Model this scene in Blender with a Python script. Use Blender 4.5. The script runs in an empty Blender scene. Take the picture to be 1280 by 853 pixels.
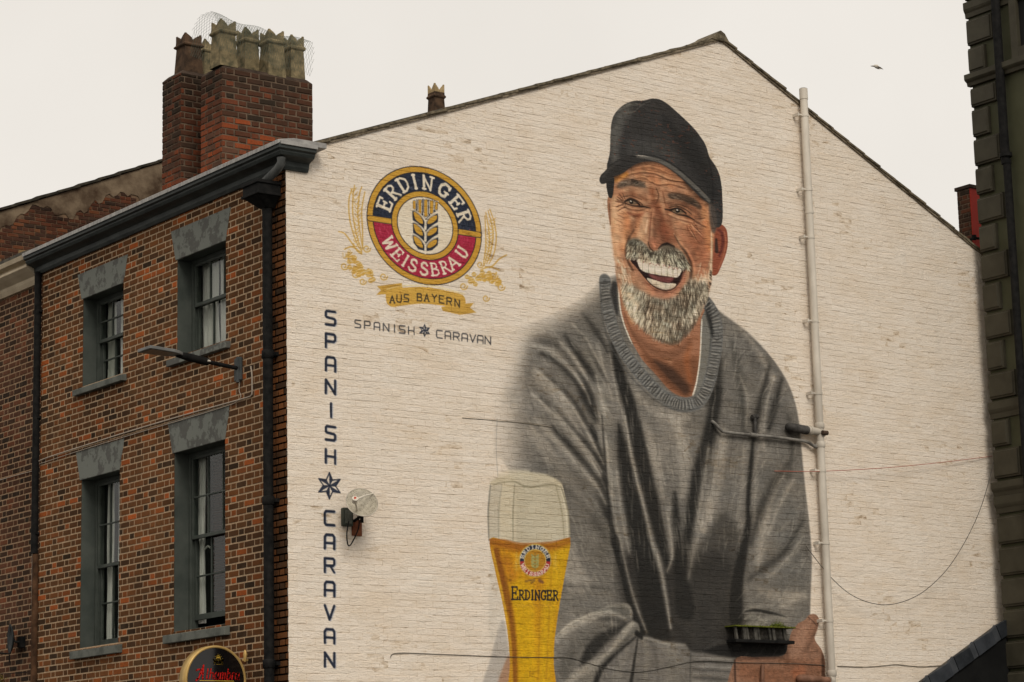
import bpy, bmesh, math, random
import numpy as np
from mathutils import Vector, Matrix
random.seed(11)
rng = np.random.default_rng(7)
PI = math.pi
sc = bpy.context.scene
COL = sc.collection

# ------------------------------------------------------------------ camera
FOC = 3060.0                                   # focal length in photo pixels (photo 1280 x 853)
def _rot(a, b, c):
    Ry = np.array([[math.cos(a), 0, math.sin(a)], [0, 1, 0], [-math.sin(a), 0, math.cos(a)]])
    Rx = np.array([[1, 0, 0], [0, math.cos(b), -math.sin(b)], [0, math.sin(b), math.cos(b)]])
    Rz = np.array([[math.cos(c), -math.sin(c), 0], [math.sin(c), math.cos(c), 0], [0, 0, 1]])
    return Rz @ Rx @ Ry
_m = _rot(math.radians(-37.0), math.radians(-11.2), math.radians(-1.38))
AX = np.column_stack([_m[:, 0], _m[:, 2], -_m[:, 1]])      # world axes seen from the camera (x right, y down, z forward)
CAM = np.array([-13.84476, -22.46797, 1.6])
def on(px, py, ax, val):
    """point where the line of sight through a photo pixel meets the plane axis=val"""
    r = AX.T @ np.array([(px - 640) / FOC, (py - 426.5) / FOC, 1.0])
    t = (val - CAM[ax]) / r[ax]
    return CAM + t * r
def proj(P):
    q = AX @ (np.asarray(P, float) - CAM)
    return 640 + FOC * q[0] / q[2], 426.5 + FOC * q[1] / q[2]
def GW(px, py, y=0.0):                          # on the gable plane -> (x, z)
    p = on(px, py, 1, y); return p[0], p[2]
def FW(px, py, x=0.0):                          # on the facade plane -> (y, z)
    p = on(px, py, 0, x); return p[1], p[2]

cam = bpy.data.cameras.new('camera'); camo = bpy.data.objects.new('camera', cam); COL.objects.link(camo)
right, down, fwd = AX[0], AX[1], AX[2]
camo.matrix_world = Matrix(((right[0], -down[0], -fwd[0], CAM[0]), (right[1], -down[1], -fwd[1], CAM[1]),
                            (right[2], -down[2], -fwd[2], CAM[2]), (0, 0, 0, 1)))
cam.sensor_fit = 'HORIZONTAL'; cam.sensor_width = 36.0; cam.lens = 36.0 * FOC / 1280
cam.clip_end = 2000; cam.clip_start = 0.1
sc.camera = camo

# ------------------------------------------------------------------ world, sun, exposure
SUN_EL, SUN_AZ = math.radians(40), math.radians(-20)        # azimuth measured from -Y (in front of the gable) towards +X
w = bpy.data.worlds.new('World'); sc.world = w; w.use_nodes = True
nt = w.node_tree; nt.nodes.clear()
wo = nt.nodes.new('ShaderNodeOutputWorld'); bg = nt.nodes.new('ShaderNodeBackground')
sky = nt.nodes.new('ShaderNodeTexSky'); sky.sky_type = 'NISHITA'; sky.sun_disc = False
sky.sun_elevation = SUN_EL; sky.sun_rotation = math.radians(180) - SUN_AZ
tc = nt.nodes.new('ShaderNodeTexCoord')
nz = nt.nodes.new('ShaderNodeTexNoise'); nz.inputs['Scale'].default_value = 3.2; nz.inputs['Detail'].default_value = 5
cr = nt.nodes.new('ShaderNodeValToRGB')
cr.color_ramp.elements[0].position = 0.3; cr.color_ramp.elements[0].color = (8.2, 7.7, 7.0, 1)
cr.color_ramp.elements[1].position = 0.75; cr.color_ramp.elements[1].color = (9.35, 8.85, 8.15, 1)
mx = nt.nodes.new('ShaderNodeMix'); mx.data_type = 'RGBA'; mx.inputs[0].default_value = 0.96
nt.links.new(tc.outputs['Generated'], nz.inputs['Vector']); nt.links.new(nz.outputs['Fac'], cr.inputs['Fac'])
nt.links.new(sky.outputs[0], mx.inputs[6]); nt.links.new(cr.outputs[0], mx.inputs[7])
nt.links.new(mx.outputs[2], bg.inputs['Color']); nt.links.new(bg.outputs[0], wo.inputs['Surface'])
bg.inputs['Strength'].default_value = 0.087
sl = bpy.data.lights.new('sun', 'SUN'); sl.energy = 1.5; sl.angle = math.radians(24); sl.color = (1.0, 0.95, 0.86)
so = bpy.data.objects.new('sun', sl); COL.objects.link(so)
d = Vector((math.sin(SUN_AZ) * math.cos(SUN_EL), -math.cos(SUN_AZ) * math.cos(SUN_EL), math.sin(SUN_EL)))
so.rotation_euler = (-d).to_track_quat('-Z', 'Y').to_euler(); so.location = d * 60
sc.view_settings.view_transform = 'Standard'; sc.view_settings.look = 'None'
sc.view_settings.exposure = 0.2; sc.view_settings.gamma = 1.0; sc.view_settings.use_curve_mapping = False
# ------------------------------------------------------------------ the painted mural: paint laid on the wall, drawn in wall metres
TS = 130.0                                     # texels per metre
TX0, TX1, TZ0, TZ1 = 0.0, 11.4, 2.9, 11.6
TWp, THp = int((TX1 - TX0) * TS), int((TZ1 - TZ0) * TS)
def T(pts):
    o = []
    for p in pts:
        x, z = GW(p[0], p[1]); o.append(((x - TX0) * TS, (z - TZ0) * TS))
    return np.array(o)
def smooth(pts, n=8, closed=False):
    P = np.array(pts, float); m = len(P)
    if m < 3: return P
    out = []
    rngi = range(m if closed else m - 1)
    for i in rngi:
        if closed: p0, p1, p2, p3 = P[(i-1) % m], P[i], P[(i+1) % m], P[(i+2) % m]
        else: p0, p1, p2, p3 = P[max(i-1, 0)], P[i], P[i+1], P[min(i+2, m-1)]
        for k in range(n):
            t = k / n
            out.append(0.5 * ((2*p1) + (-p0+p2)*t + (2*p0-5*p1+4*p2-p3)*t*t + (-p0+3*p1-3*p2+p3)*t**3))
    if not closed: out.append(P[-1])
    return np.array(out)
def box1(a, r, ax):
    if r < 1: return a
    k = 2*r + 1
    pad = [(0, 0)] * a.ndim; pad[ax] = (r + 1, r)
    c = np.cumsum(np.pad(a, pad, mode='edge'), axis=ax)
    n = a.shape[ax]
    if ax == 0: return (c[k:k+n] - c[:n]) / k
    return (c[:, k:k+n] - c[:, :n]) / k
def blur(a, s):
    r = int(round(s * 0.6))
    if r < 1: return a
    for _ in range(3): a = box1(box1(a, r, 0), r, 1)
    return a
_ng = {}
def vnoise(h, w, cell, seed=0, cellx=None):
    cellx = cellx or cell
    r = np.random.default_rng(seed)
    gh, gw = int(h / cell) + 3, int(w / cellx) + 3
    g = r.random((gh, gw))
    ys = np.arange(h) / cell; xs = np.arange(w) / cellx
    yi = ys.astype(int); xi = xs.astype(int); fy = (ys - yi)[:, None]; fx = (xs - xi)[None, :]
    fy = fy*fy*(3-2*fy); fx = fx*fx*(3-2*fx)
    a = g[np.ix_(yi, xi)]; b = g[np.ix_(yi, xi+1)]; c = g[np.ix_(yi+1, xi)]; d = g[np.ix_(yi+1, xi+1)]
    return (a*(1-fx) + b*fx)*(1-fy) + (c*(1-fx) + d*fx)*fy
class Layer:
    def __init__(s, col): s.c = np.ones((THp, TWp, 3)) * np.array(col, float) / 255.0
    def _bb(s, P, pad):
        x0 = max(0, int(P[:, 0].min() - pad)); x1 = min(TWp, int(P[:, 0].max() + pad) + 2)
        y0 = max(0, int(P[:, 1].min() - pad)); y1 = min(THp, int(P[:, 1].max() + pad) + 2)
        return x0, x1, y0, y1
    def pmask(s, pts, soft=0.0, sm=True, raw=False):
        P = np.array(pts, float) if raw else T(smooth(pts, 6, True) if sm else pts)
        x0, x1, y0, y1 = s._bb(P, soft * 2.5 + 3)
        if x1 <= x0 or y1 <= y0: return None
        H, W = (y1-y0)*2, (x1-x0)*2
        m = np.zeros((H, W), bool)
        Q = (P - [x0, y0]) * 2
        xs = np.arange(W) + 0.5
        for i in range(len(Q)):
            a, b = Q[i], Q[(i+1) % len(Q)]
            if a[1] == b[1]: continue
            if a[1] > b[1]: a, b = b, a
            r0 = max(0, int(math.ceil(a[1] - 0.5))); r1 = min(H, int(math.ceil(b[1] - 0.5)))
            if r1 <= r0: continue
            yy = np.arange(r0, r1) + 0.5
            xc = a[0] + (yy - a[1]) / (b[1] - a[1]) * (b[0] - a[0])
            m[r0:r1] ^= xs[None, :] < xc[:, None]
        m = m.reshape(H//2, 2, W//2, 2).mean(axis=(1, 3))
        if soft > 0: m = blur(m, soft)
        return m, (x0, x1, y0, y1)
    def comp(s, m, bb, col, a):
        x0, x1, y0, y1 = bb
        mm = (m * a)[..., None]
        col = np.array(col, float) / 255.0
        s.c[y0:y1, x0:x1] = s.c[y0:y1, x0:x1] * (1 - mm) + col * mm
    def fill(s, pts, col, a=1.0, soft=0.0, sm=True, raw=False):
        r = s.pmask(pts, soft, sm, raw)
        if r: s.comp(r[0], r[1], col, a)
    def stroke(s, pts, w, col, a=1.0, soft=0.6, sm=True, raw=False):
        P = np.array(pts, float)
        if raw: Q = P; k = 1.0; wn = np.interp(np.linspace(0, 1, len(Q)), np.linspace(0, 1, len(np.atleast_1d(w))), np.atleast_1d(w))
        else:
            S = smooth(P, 6) if sm and len(P) > 2 else P
            Q = T(S)
            wn = np.interp(np.linspace(0, 1, len(Q)), np.linspace(0, 1, len(np.atleast_1d(w))), np.atleast_1d(w))
            k = 1.62
        wn = wn * k * 0.5
        sf = soft * k if not raw else soft
        pad = wn.max() + sf + 1
        x0, x1, y0, y1 = s._bb(Q, pad)
        if x1 <= x0 or y1 <= y0: return
        acc = np.zeros((y1-y0, x1-x0))
        for i in range(len(Q)-1):
            a_, b_ = Q[i], Q[i+1]
            pd = max(wn[i], wn[i+1]) + sf + 1
            u0 = max(x0, int(min(a_[0], b_[0]) - pd)); u1 = min(x1, int(max(a_[0], b_[0]) + pd) + 2)
            v0 = max(y0, int(min(a_[1], b_[1]) - pd)); v1 = min(y1, int(max(a_[1], b_[1]) + pd) + 2)
            if u1 <= u0 or v1 <= v0: continue
            X = np.arange(u0, u1)[None, :] + 0.5 - a_[0]; Y = np.arange(v0, v1)[:, None] + 0.5 - a_[1]
            dx, dy = b_ - a_; L = dx*dx + dy*dy + 1e-9
            t = np.clip((X*dx + Y*dy) / L, 0, 1)
            dist = np.hypot(X - t*dx, Y - t*dy)
            ww = wn[i] + (wn[i+1] - wn[i]) * t
            v = np.clip((ww + sf - dist) / (2*sf + 1e-6), 0, 1); v = v*v*(3-2*v)
            sl_ = acc[v0-y0:v1-y0, u0-x0:u1-x0]
            np.maximum(sl_, v, out=sl_)
        s.comp(acc, (x0, x1, y0, y1), col, a)
def full(r):
    m = np.zeros((THp, TWp)); 
    if r: x0, x1, y0, y1 = r[1]; m[y0:y1, x0:x1] = r[0]
    return m
NZ = vnoise(THp, TWp, 5, 3)*0.5 + vnoise(THp, TWp, 2.2, 4)*0.5
NH = vnoise(THp, TWp, 3, 5, 14)*0.6 + vnoise(THp, TWp, 2, 6, 6)*0.4          # horizontal brushing

WHITE = (203, 187, 167)
def paint():
    C = Layer(WHITE)
    # ============ sweater
    S = Layer((103, 98, 91))
    body = [(752,350),(742,360),(725,374),(704,386),(684,396),(664,404),(640,416),(626,440),(620,480),(617,540),(616,600),(612,700),(606,800),(600,860),(700,900),(918,900),(1010,870),
            (1012,775),(1013,735),(1014,700),(1011,655),(1006,610),(1001,560),(997,520),(989,490),(976,464),(956,438),(932,414),(905,394),(884,378),(860,360),(800,340)]
    # light and dark masses
    for pts, w_, c, a, so_ in [
        ([(655,480),(665,560),(690,640),(700,720)], [40,60,60,40], (112,107,100), .6, 12),
        ([(735,430),(748,500),(760,600),(764,680)], [10,22,22,14], (122,117,108), .7, 7),
        ([(835,520),(838,560),(846,610)], [40,44,20], (116,110,102), .7, 10),
        ([(905,560),(895,640),(880,720),(868,780)], [40,40,36,30], (104,99,92), .7, 9),
        ([(935,420),(960,470),(975,530)], [20,30,30], (88,84,79), .7, 9),
        ([(905,405),(912,470),(906,540),(915,620)], [12,22,26,24], (106,101,94), .6, 7),
        ([(960,600),(985,660),(990,730)], [30,40,40], (92,89,84), .8, 10),
        ([(700,700),(740,740),(700,790)], [30,40,30], (104,99,92), .6, 9)]:
        S.stroke(pts, w_, c, a, so_)
    for pts, w_ in [([(700,440),(722,460),(742,500),(756,560)], [6,10,8,4]), ([(668,470),(700,500),(725,545)], [8,12,6]), ([(665,540),(700,590),(735,640)], [12,18,10]), ([(672,640),(700,690),(728,730)], [26,30,18]),
                    ([(800,520),(815,560),(828,620)], [8,14,6]), ([(846,530),(856,580),(852,620)], [14,16,8]), ([(905,540),(896,600),(880,660)], [10,16,14]), ([(955,470),(948,520),(955,560)], [6,8,6]), ([(975,590),(958,640),(948,700)], [8,12,10]),
                    ([(780,470),(800,500),(830,520),(860,522)], [6,8,10,8]), ([(950,740),(980,748),(1005,745)], [10,14,8]), ([(925,410),(948,440),(966,475)], [6,8,6])]:
        S.stroke(pts, w_, (146,138,127), .7, 5)
    # broad soft darks
    S.fill([(770,700),(800,690),(850,700),(905,690),(925,740),(928,800),(880,822),(800,806),(780,760)], (34,31,28), .9, 14)
    S.fill([(902,640),(926,690),(905,800),(860,800),(852,740)], (50,47,43), .7, 9)
    S.fill([(655,560),(720,590),(760,640),(755,720),(700,640)], (80,76,70), .4, 10)
    S.stroke([(884,380),(893,420),(890,470),(884,500)], [10,14,16,12], (62,59,55), .8, 6)
    S.stroke([(915,430),(926,480),(930,540)], [6,12,8], (66,63,58), .8, 6)
    # folds: tapered dark strokes
    DK = (27, 25, 22)
    folds = [
        ([(764,430),(775,470),(790,520),(803,580),(815,630),(827,680),(835,712)], [3,13,16,17,16,13,2], 1, 2.6),
        ([(773,532),(779,570),(785,602),(793,640),(802,680),(808,712),(814,750),(822,800)], [3,15,18,22,26,28,30,34], 1, 3.4),
        ([(843,616),(845,648),(848,678),(850,712),(856,760)], [2,8,10,16,26], .95, 3),
        ([(896,490),(887,541),(875,587),(868,617),(863,648),(858,678),(855,707)], [12,15,16,14,12,9,3], .95, 3.2),
        ([(899,452),(897,475),(893,500)], [5,9,12], .75, 4),
        ([(941,545),(939,575),(935,620),(935,655),(928,692),(921,730),(919,772)], [2,5,5,7,11,15,18], 1, 2),
        ([(962,458),(953,490),(946,520),(943,548)], [2,6,8,5], .75, 3),
        ([(977,474),(969,505),(961,535)], [2,7,6], .75, 3),
        ([(985,580),(966,605),(950,640),(938,680)], [3,8,8,4], .55, 4),
        ([(985,520),(990,560),(985,600)], [2,6,4], .4, 4),
        ([(1004,650),(980,690),(955,710),(935,725)], [2,6,6,2], .5, 3),
        ([(706,420),(722,444),(738,466),(748,480)], [2,7,7,2], .8, 3),
        ([(722,411),(737,434),(751,462),(759,478)], [2,5,5,2], .7, 2.5),
        ([(728,392),(745,415),(758,440)], [2,6,4], .6, 3),
        ([(676,442),(700,453),(722,473),(735,498),(744,524)], [2,8,13,15,5], .9, 3.2),
        ([(664,424),(690,430),(715,455)], [2,7,5], .45, 5),
        ([(681,470),(704,490),(722,515),(734,537),(749,567),(755,588)], [2,6,8,7,7,3], .9, 2.6),
        ([(676,498),(700,523),(722,547),(743,572),(757,604)], [2,6,8,8,6], .85, 2.8),
        ([(691,535),(712,560),(732,586),(750,612),(761,645)], [3,9,11,13,10], .85, 3.4),
        ([(739,534),(741,542),(745,550)], [4,8,4], .9, 1.6),
        ([(752,520),(755,560),(758,602),(761,640),(765,664),(769,680)], [.6,1.6,2,3,6,10], .85, 1.5),
        ([(769,676),(774,700),(780,719),(784,742),(789,758),(797,778),(803,796)], [10,8,9,7,7,9,8], 1, 1.2),
        ([(705,610),(735,640),(757,672)], [2,6,3], .35, 5),
        ([(640,720),(690,730),(760,735)], [2,3,2], .25, 2)]
    for pts, w_, a, so_ in folds:
        S.stroke(pts, [q*1.25 for q in w_], (58,54,49), a*.55, so_*2.4); S.stroke(pts, w_, DK, a*.92, so_*1.25)
    LT = (168, 160, 148)
    lights = [
        ([(665,432),(690,440),(716,464),(730,486)], [3,5,5,2], .8, 2),
        ([(715,405),(732,424),(747,450),(757,470)], [2,4,4,2], .8, 1.6),
        ([(700,428),(716,446),(734,474)], [2,4,2], .7, 1.6),
        ([(668,462),(694,484),(714,508),(730,532),(744,560)], [3,5,5,4,2], .85, 1.8),
        ([(664,492),(690,516),(712,540),(734,568),(750,594)], [3,5,6,5,2], .8, 2),
        ([(668,524),(696,552),(722,580),(744,606),(757,630)], [3,6,6,5,2], .75, 2.2),
        ([(745,470),(752,500),(757,520)], [2,4,2], .8, 1.6),
        ([(771,590),(776,640),(786,690)], [2,4,2], .6, 1.8),
        ([(886,560),(878,610),(870,660)], [3,6,3], .6, 2.6),
        ([(925,470),(934,500),(932,535)], [2,5,2], .55, 2),
        ([(968,470),(958,505),(954,540)], [2,4,2], .6, 1.6),
        ([(992,600),(974,630),(960,668)], [2,6,3], .6, 2.4),
        ([(1004,670),(984,700),(960,722)], [2,5,3], .5, 2.2),
        ([(781,520),(791,581),(804,632),(814,675),(824,705),(831,740),(838,785)], [1.5,3,3,4,5,4,2], .75, 1.3),
        ([(833,640),(838,670),(840,695),(834,714)], [2,3,3,2], .6, 1.2),
        ([(757,545),(762,600),(768,645),(778,690),(787,730),(797,762),(808,790)], [2,3,3,3,3,3,2], .55, 1.4),
        ([(762,445),(770,490),(783,535)], [2,3,2], .5, 1.4),
        ([(878,651),(867,690),(860,724)], [2,5,3], .4, 2),
        ([(745,430),(757,470),(765,500)], [2,4,2], .45, 1.6),
        ([(690,445),(712,462),(728,482),(738,505)], [2,3,3,2], .45, 1.4),
        ([(688,482),(712,505),(728,532),(745,562),(754,580)], [2,3,3,3,1], .55, 1.2),
        ([(690,510),(715,540),(738,568),(752,590)], [2,3,3,2], .5, 1.2),
        ([(700,556),(722,582),(744,610)], [2,4,2], .35, 2),
        ([(930,560),(927,610),(920,650)], [4,5,3], .3, 2),
        ([(948,560),(944,600),(943,650)], [3,4,2], .3, 2),
        ([(931,765),(955,757),(990,760)], [2,4,2], .4, 2)]
    for pts, w_, a, so_ in lights: S.stroke(pts, [q*1.5 for q in w_], LT, a*.6, so_*2.0); S.stroke(pts, [q*.7 for q in w_], LT, a*.4, so_*.8)
    # forearm, gathered sleeve and cuff at the bottom
    S.fill([(694,853),(694,795),(712,780),(740,765),(760,756),(784,755),(790,766),(789,776),(797,780),(800,797),(808,795),(830,802),(856,805),(864,815),(890,817),(914,822),(918,870),(694,870)], (101,96,90), 1, 1)
    S.fill([(694,860),(694,796),(716,779),(742,768),(764,765),(784,774),(764,789),(746,801),(734,814),(722,832),(708,860)], (104,99,92), 1, 2.5)
    S.fill([(742,766),(760,757),(781,755),(790,764),(789,775),(775,771),(755,770)], (92,88,81), 1, 1.6)
    S.stroke([(706,838),(716,812),(738,792),(760,782)], [14,14,10,5], (84,80,74), .8, 5)
    S.stroke([(695,800),(716,782),(742,771),(764,768),(780,773)], [4,8,7,5,3], (150,143,132), .75, 3)
    S.stroke([(696,794),(716,778),(742,767),(764,764)], [1,2,2,1], (176,168,154), .6, 1.2)
    S.stroke([(744,766),(761,758),(781,757),(788,763),(788,772)], [1.5,3,3,3,1.5], (132,126,116), .7, 1.6)
    S.stroke([(748,774),(765,774),(780,778)], [2,6,4], (52,49,45), .75, 3)
    S.stroke([(788,779),(768,789),(750,801),(737,815),(727,832)], [2,8,13,13,5], (33,31,28), .92, 3.4)
    S.fill([(790,777),(797,781),(799,790),(786,800),(772,814),(756,828),(744,840),(736,860),(700,860),(712,846),(734,832),(756,818),(768,806),(773,796),(781,786)], (108,103,95), 1, 1.6)
    S.stroke([(790,780),(781,789),(774,800),(762,814)], [5,7,6,4], (148,141,130), .7, 2.6)
    S.stroke([(758,819),(738,832),(720,844),(708,860)], [5,8,8,7], (146,139,128), .7, 3)
    S.stroke([(795,786),(784,799),(766,817),(750,834),(742,856)], [2,4,5,5,5], (66,63,58), .6, 2.4)
    S.stroke([(794,797),(775,813),(760,827),(749,841),(743,860)], [1.5,3,4,5,6], DK, .9, 2)
    S.stroke([(797,798),(794,817),(791,836),(787,862)], [1.5,2.4,3.4,5], DK, .85, 1.5)
    S.stroke([(784,812),(776,832),(768,856)], [5,9,10], (118,112,103), .6, 3)
    S.stroke([(803,800),(809,818),(806,845)], [3,7,5], (124,118,108), .6, 3); S.stroke([(812,800),(820,820),(822,850)], [2,5,4], (78,74,69), .55, 2.4)
    S.stroke([(835,808),(842,826),(840,856)], [10,16,14], (112,107,98), .5, 5)
    S.stroke([(796,792),(802,797)], [6,4], DK, 1, 1.4)
    S.stroke([(804,797),(830,804),(856,807)], [1.5,3,2], (134,128,118), .6, 1.4)
    for k in range(9):
        yy = 822 + k*5.0
        S.stroke([(866,yy),(885,yy+1+random.uniform(-1,1)),(914,yy+3)], [1.2,2,1.4], (66,63,60) if k % 2 else (128,123,116), .7, .9)
    S.stroke([(863,816),(862,860)], [2,2], (62,59,56), .6, 1.2)
    # dark forearm under, right sleeve hem
    S.fill([(878,812),(905,798),(930,800),(985,800),(984,812),(976,820),(940,824),(916,822),(890,818)], (26,24,22), 1, 1)
    S.stroke([(880,812),(900,803),(925,806)], [2,6,3], (62,59,55), .8, 1.5)
    S.stroke([(930,765),(944,763),(965,767),(983,772)], [1,3,3,1], DK, .9, 1)
    S.stroke([(930,774),(940,771),(958,777)], [1.5,5,2], (120,115,106), .7, 1.4)
    S.stroke([(932,781),(950,779),(968,772),(985,774)], [2,6,5,2], (126,121,112), .7, 1.6)
    # fine sprayed streaks that follow the folds, light over dark
    for k in range(1500):
        x = random.uniform(650, 1010); y = random.uniform(390, 850)
        if 775 < x < 930 and y > 690: continue
        if x < 760: dx, dy = random.uniform(4, 12), random.uniform(8, 22)
        elif x < 880: dx, dy = random.uniform(0, 5), random.uniform(12, 34)
        elif x < 925: dx, dy = random.uniform(-6, 0), random.uniform(12, 34)
        else: dx, dy = random.uniform(-14, 2), random.uniform(8, 22)
        c = random.choice([(176,168,155),(150,144,134),(136,130,120),(56,53,49),(70,66,61)])
        S.stroke([(x, y), (x+dx*.5+random.uniform(-1,1), y+dy*.5), (x+dx, y+dy)], [.4, random.uniform(.9, 3), .4], c, .2, 1.1)
    # knit grain
    S.c *= (0.90 + 0.20*NZ + 0.16*(NH - .5))[..., None]
    S.c *= np.array([1.0, .98, .945])
    big = vnoise(THp, TWp, 60, 31)*.5 + vnoise(THp, TWp, 24, 32)*.5
    S.c *= (0.88 + .24*big)[..., None]
    # edge of arm
    S.stroke([(956,438),(976,464),(989,490),(997,520),(1001,560),(1006,610),(1011,655),(1014,700),(1013,735),(1012,775)], 1.4, (52,50,48), .6, .8)
    M = full(C.pmask(body, 1.2))
    # fade towards the left shoulder, like thin sprayed paint
    gx = np.arange(TWp)[None, :] / TS + TX0; gz = np.arange(THp)[:, None] / TS + TZ0
    xa = GW(680, 560)[0]; xb = GW(618, 560)[0]
    f = np.clip((gx - xb) / (xa - xb), 0, 1) + 0*gz
    fn_ = vnoise(THp, TWp, 26, 51)*.6 + vnoise(THp, TWp, 9, 52)*.4
    f = np.clip(f*1.15 + (fn_-.5)*.35*(1-f), 0, 1); f = 0.13 + 0.87*f*f*(3-2*f)
    # top of the shoulder fades too
    sh = full(C.pmask([(600,300),(760,330),(752,362),(722,388),(700,402),(680,412),(664,424),(655,440),(640,470),(600,520)], 16))
    f = np.clip(f * (1 - 0.85*sh) * (1 if True else 1), 0, 1)
    ed = full(C.pmask([(700,440),(715,420),(735,385),(752,362),(800,360),(1020,380),(1040,880),(640,880),(640,640),(672,560),(682,500)], 12))
    f = np.maximum(f, ed*0.98)
    f = np.where((ed < .5), f, f)
    M = M * f
    lower_left = full(C.pmask([(590,604),(640,604),(640,880),(590,880)], 1.5))
    M = M * (1 - lower_left)
    C.c = C.c*(1-M[..., None]) + S.c*M[..., None]
    C.stroke([(621,524),(620,560),(622,596)], .9, (140,132,122), .6, .5)
    # faint grey elbow left of the glass
    C.fill([(627,775),(634,800),(637,860),(604,860),(612,826)], (150,140,128), .75, 1.5)
    C.fill([(637,820),(639,860),(622,860),(628,836)], (150,112,84), .9, 1.2)
    C.fill([(613,690),(622,730),(629,772),(612,800)], (178,166,148), .4, 2)

    # ============ neck and chest
    C.fill([(774,356),(775,378),(779,400),(788,424),(802,449),(819,468),(837,488),(852,496),(866,496),(872,475),(875,444),(878,400),(882,370),(860,340),(800,340)], (146,98,70), 1, .8)
    C.fill([(800,440),(830,452),(872,448),(871,478),(864,494),(848,494),(828,478)], (100,60,36), .75, 5)
    C.stroke([(818,452),(838,468),(856,486)], [3,14,12], (52,33,22), .8, 4)
    C.stroke([(862,430),(858,450),(862,475)], [4,8,6], (150,84,44), .5, 4)
    C.stroke([(834,448),(838,452)], [5,5], (176,128,94), .6, 3)
    C.stroke([(790,415),(812,436),(840,444),(862,428)], [4,8,10,6], (92,58,38), .55, 4)
    C.stroke([(780,392),(792,420),(810,446),(832,474),(850,490)], [2,3,4,5,4], (96,58,36), .55, 2)
    C.stroke([(782,380),(790,402)], [8,6], (182,132,88), .6, 3)
    # undershirt at the right, its edge
    C.fill([(876,400),(886,388),(890,420),(888,455),(882,482),(874,494),(866,498),(871,475),(875,444)], (106,101,91), 1, .8)
    C.stroke([(889,410),(887,450),(880,484)], [2,4,3], (56,56,53), .7, 1.4)
    C.stroke([(877,400),(875,444),(871,475),(866,494)], [1.4,1.8,1.8,2.2], (206,194,174), .95, .6)
    C.stroke([(773,356),(774,378),(778,400),(786,422),(790,430)], [1.4,1.8,1.8,1.6,1], (204,190,168), .95, .6)
    # ============ ribbed collar
    cp = smooth([(756,352),(757,372),(762,398),(772,426),(787,451),(805,473),(826,494),(850,506),(872,502),(884,484),(891,458),(896,428),(895,402),(888,386),(880,376)], 10)
    C.stroke(cp, 15, (100,97,91), 1, 1, sm=False)
    C.stroke([(768,356),(767,366),(769,380),(771,392)], [7,8,6,3], (36,34,32), .9, 2)
    C.stroke([(756,350),(751,372),(753,400),(762,430),(778,458),(798,482),(822,503),(850,514),(874,510)], 1.6, (68,66,62), .6, 1.2)
    C.stroke([(883,376),(886,395),(891,420)], [7,8,4], (28,27,25), .85, 2.4)
    nrm = np.gradient(cp, axis=0); L_ = np.hypot(nrm[:, 0], nrm[:, 1]); s_ = np.cumsum(L_)
    q = 0.0
    while q < s_[-1]:
        x = np.interp(q, s_, cp[:, 0]); y = np.interp(q, s_, cp[:, 1])
        tx = np.interp(q, s_, nrm[:, 0]); ty = np.interp(q, s_, nrm[:, 1]); l = math.hypot(tx, ty); tx /= l; ty /= l
        j = random.uniform(-2.0, 2.0)
        C.stroke([(x - ty*6 + tx*(j+1.2), y + tx*6 + ty*(j+1.2)), (x, y), (x + ty*6 + tx*j, y - tx*6 + ty*j)], [1.2, 1.9, 1.2], (50,47,43), random.uniform(.45, .85), .8)
        C.stroke([(x - ty*5 + tx*2.2, y + tx*5 + ty*2.2), (x + ty*5 + tx*1.8, y - tx*5 + ty*1.8)], [1, 1.3], (160,152,138), random.uniform(.3, .7), .7)
        q += random.uniform(2.9, 5.0)

    # ============ head
    face = [(764,238),(762.6,256),(763.5,280),(765,300),(768,322),(770,346),(775,368),(787,392),(802,410),(822,424),(842,429),(857,418),(870,402),(881,380),(888,356),(890,334),(892,304),(893,285),(888,262),(884,240),(866,222),(846,208),(820,200),(790,203),(770,215)]
    # ears
    C.fill([(895,281),(902,281),(908,288),(909.5,303),(907,318),(900,336),(895,344),(889,342),(888,318),(889,296)], (128,66,44), 1, .7)
    C.stroke([(897,288),(902,292),(903,306),(899,320)], [2,4,4,3], (84,36,28), .85, 1.2)
    C.stroke([(905,290),(907,304),(904,320),(898,336)], 1.6, (160,98,70), .7, .9)
    C.stroke([(895,300),(895.5,314)], [3,5], (46,30,24), .9, 1)
    C.fill([(759,250),(763,244),(765,262),(763,283),(760,268)], (146,102,74), 1, .6)
    C.stroke([(761.5,255),(763,280)], 1.2, (70,42,30), .8, .6)
    C.fill(face, (158,111,80), 1, .9)
    FM = full(C.pmask(face, 1.0)); keep = C.c.copy()
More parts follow.
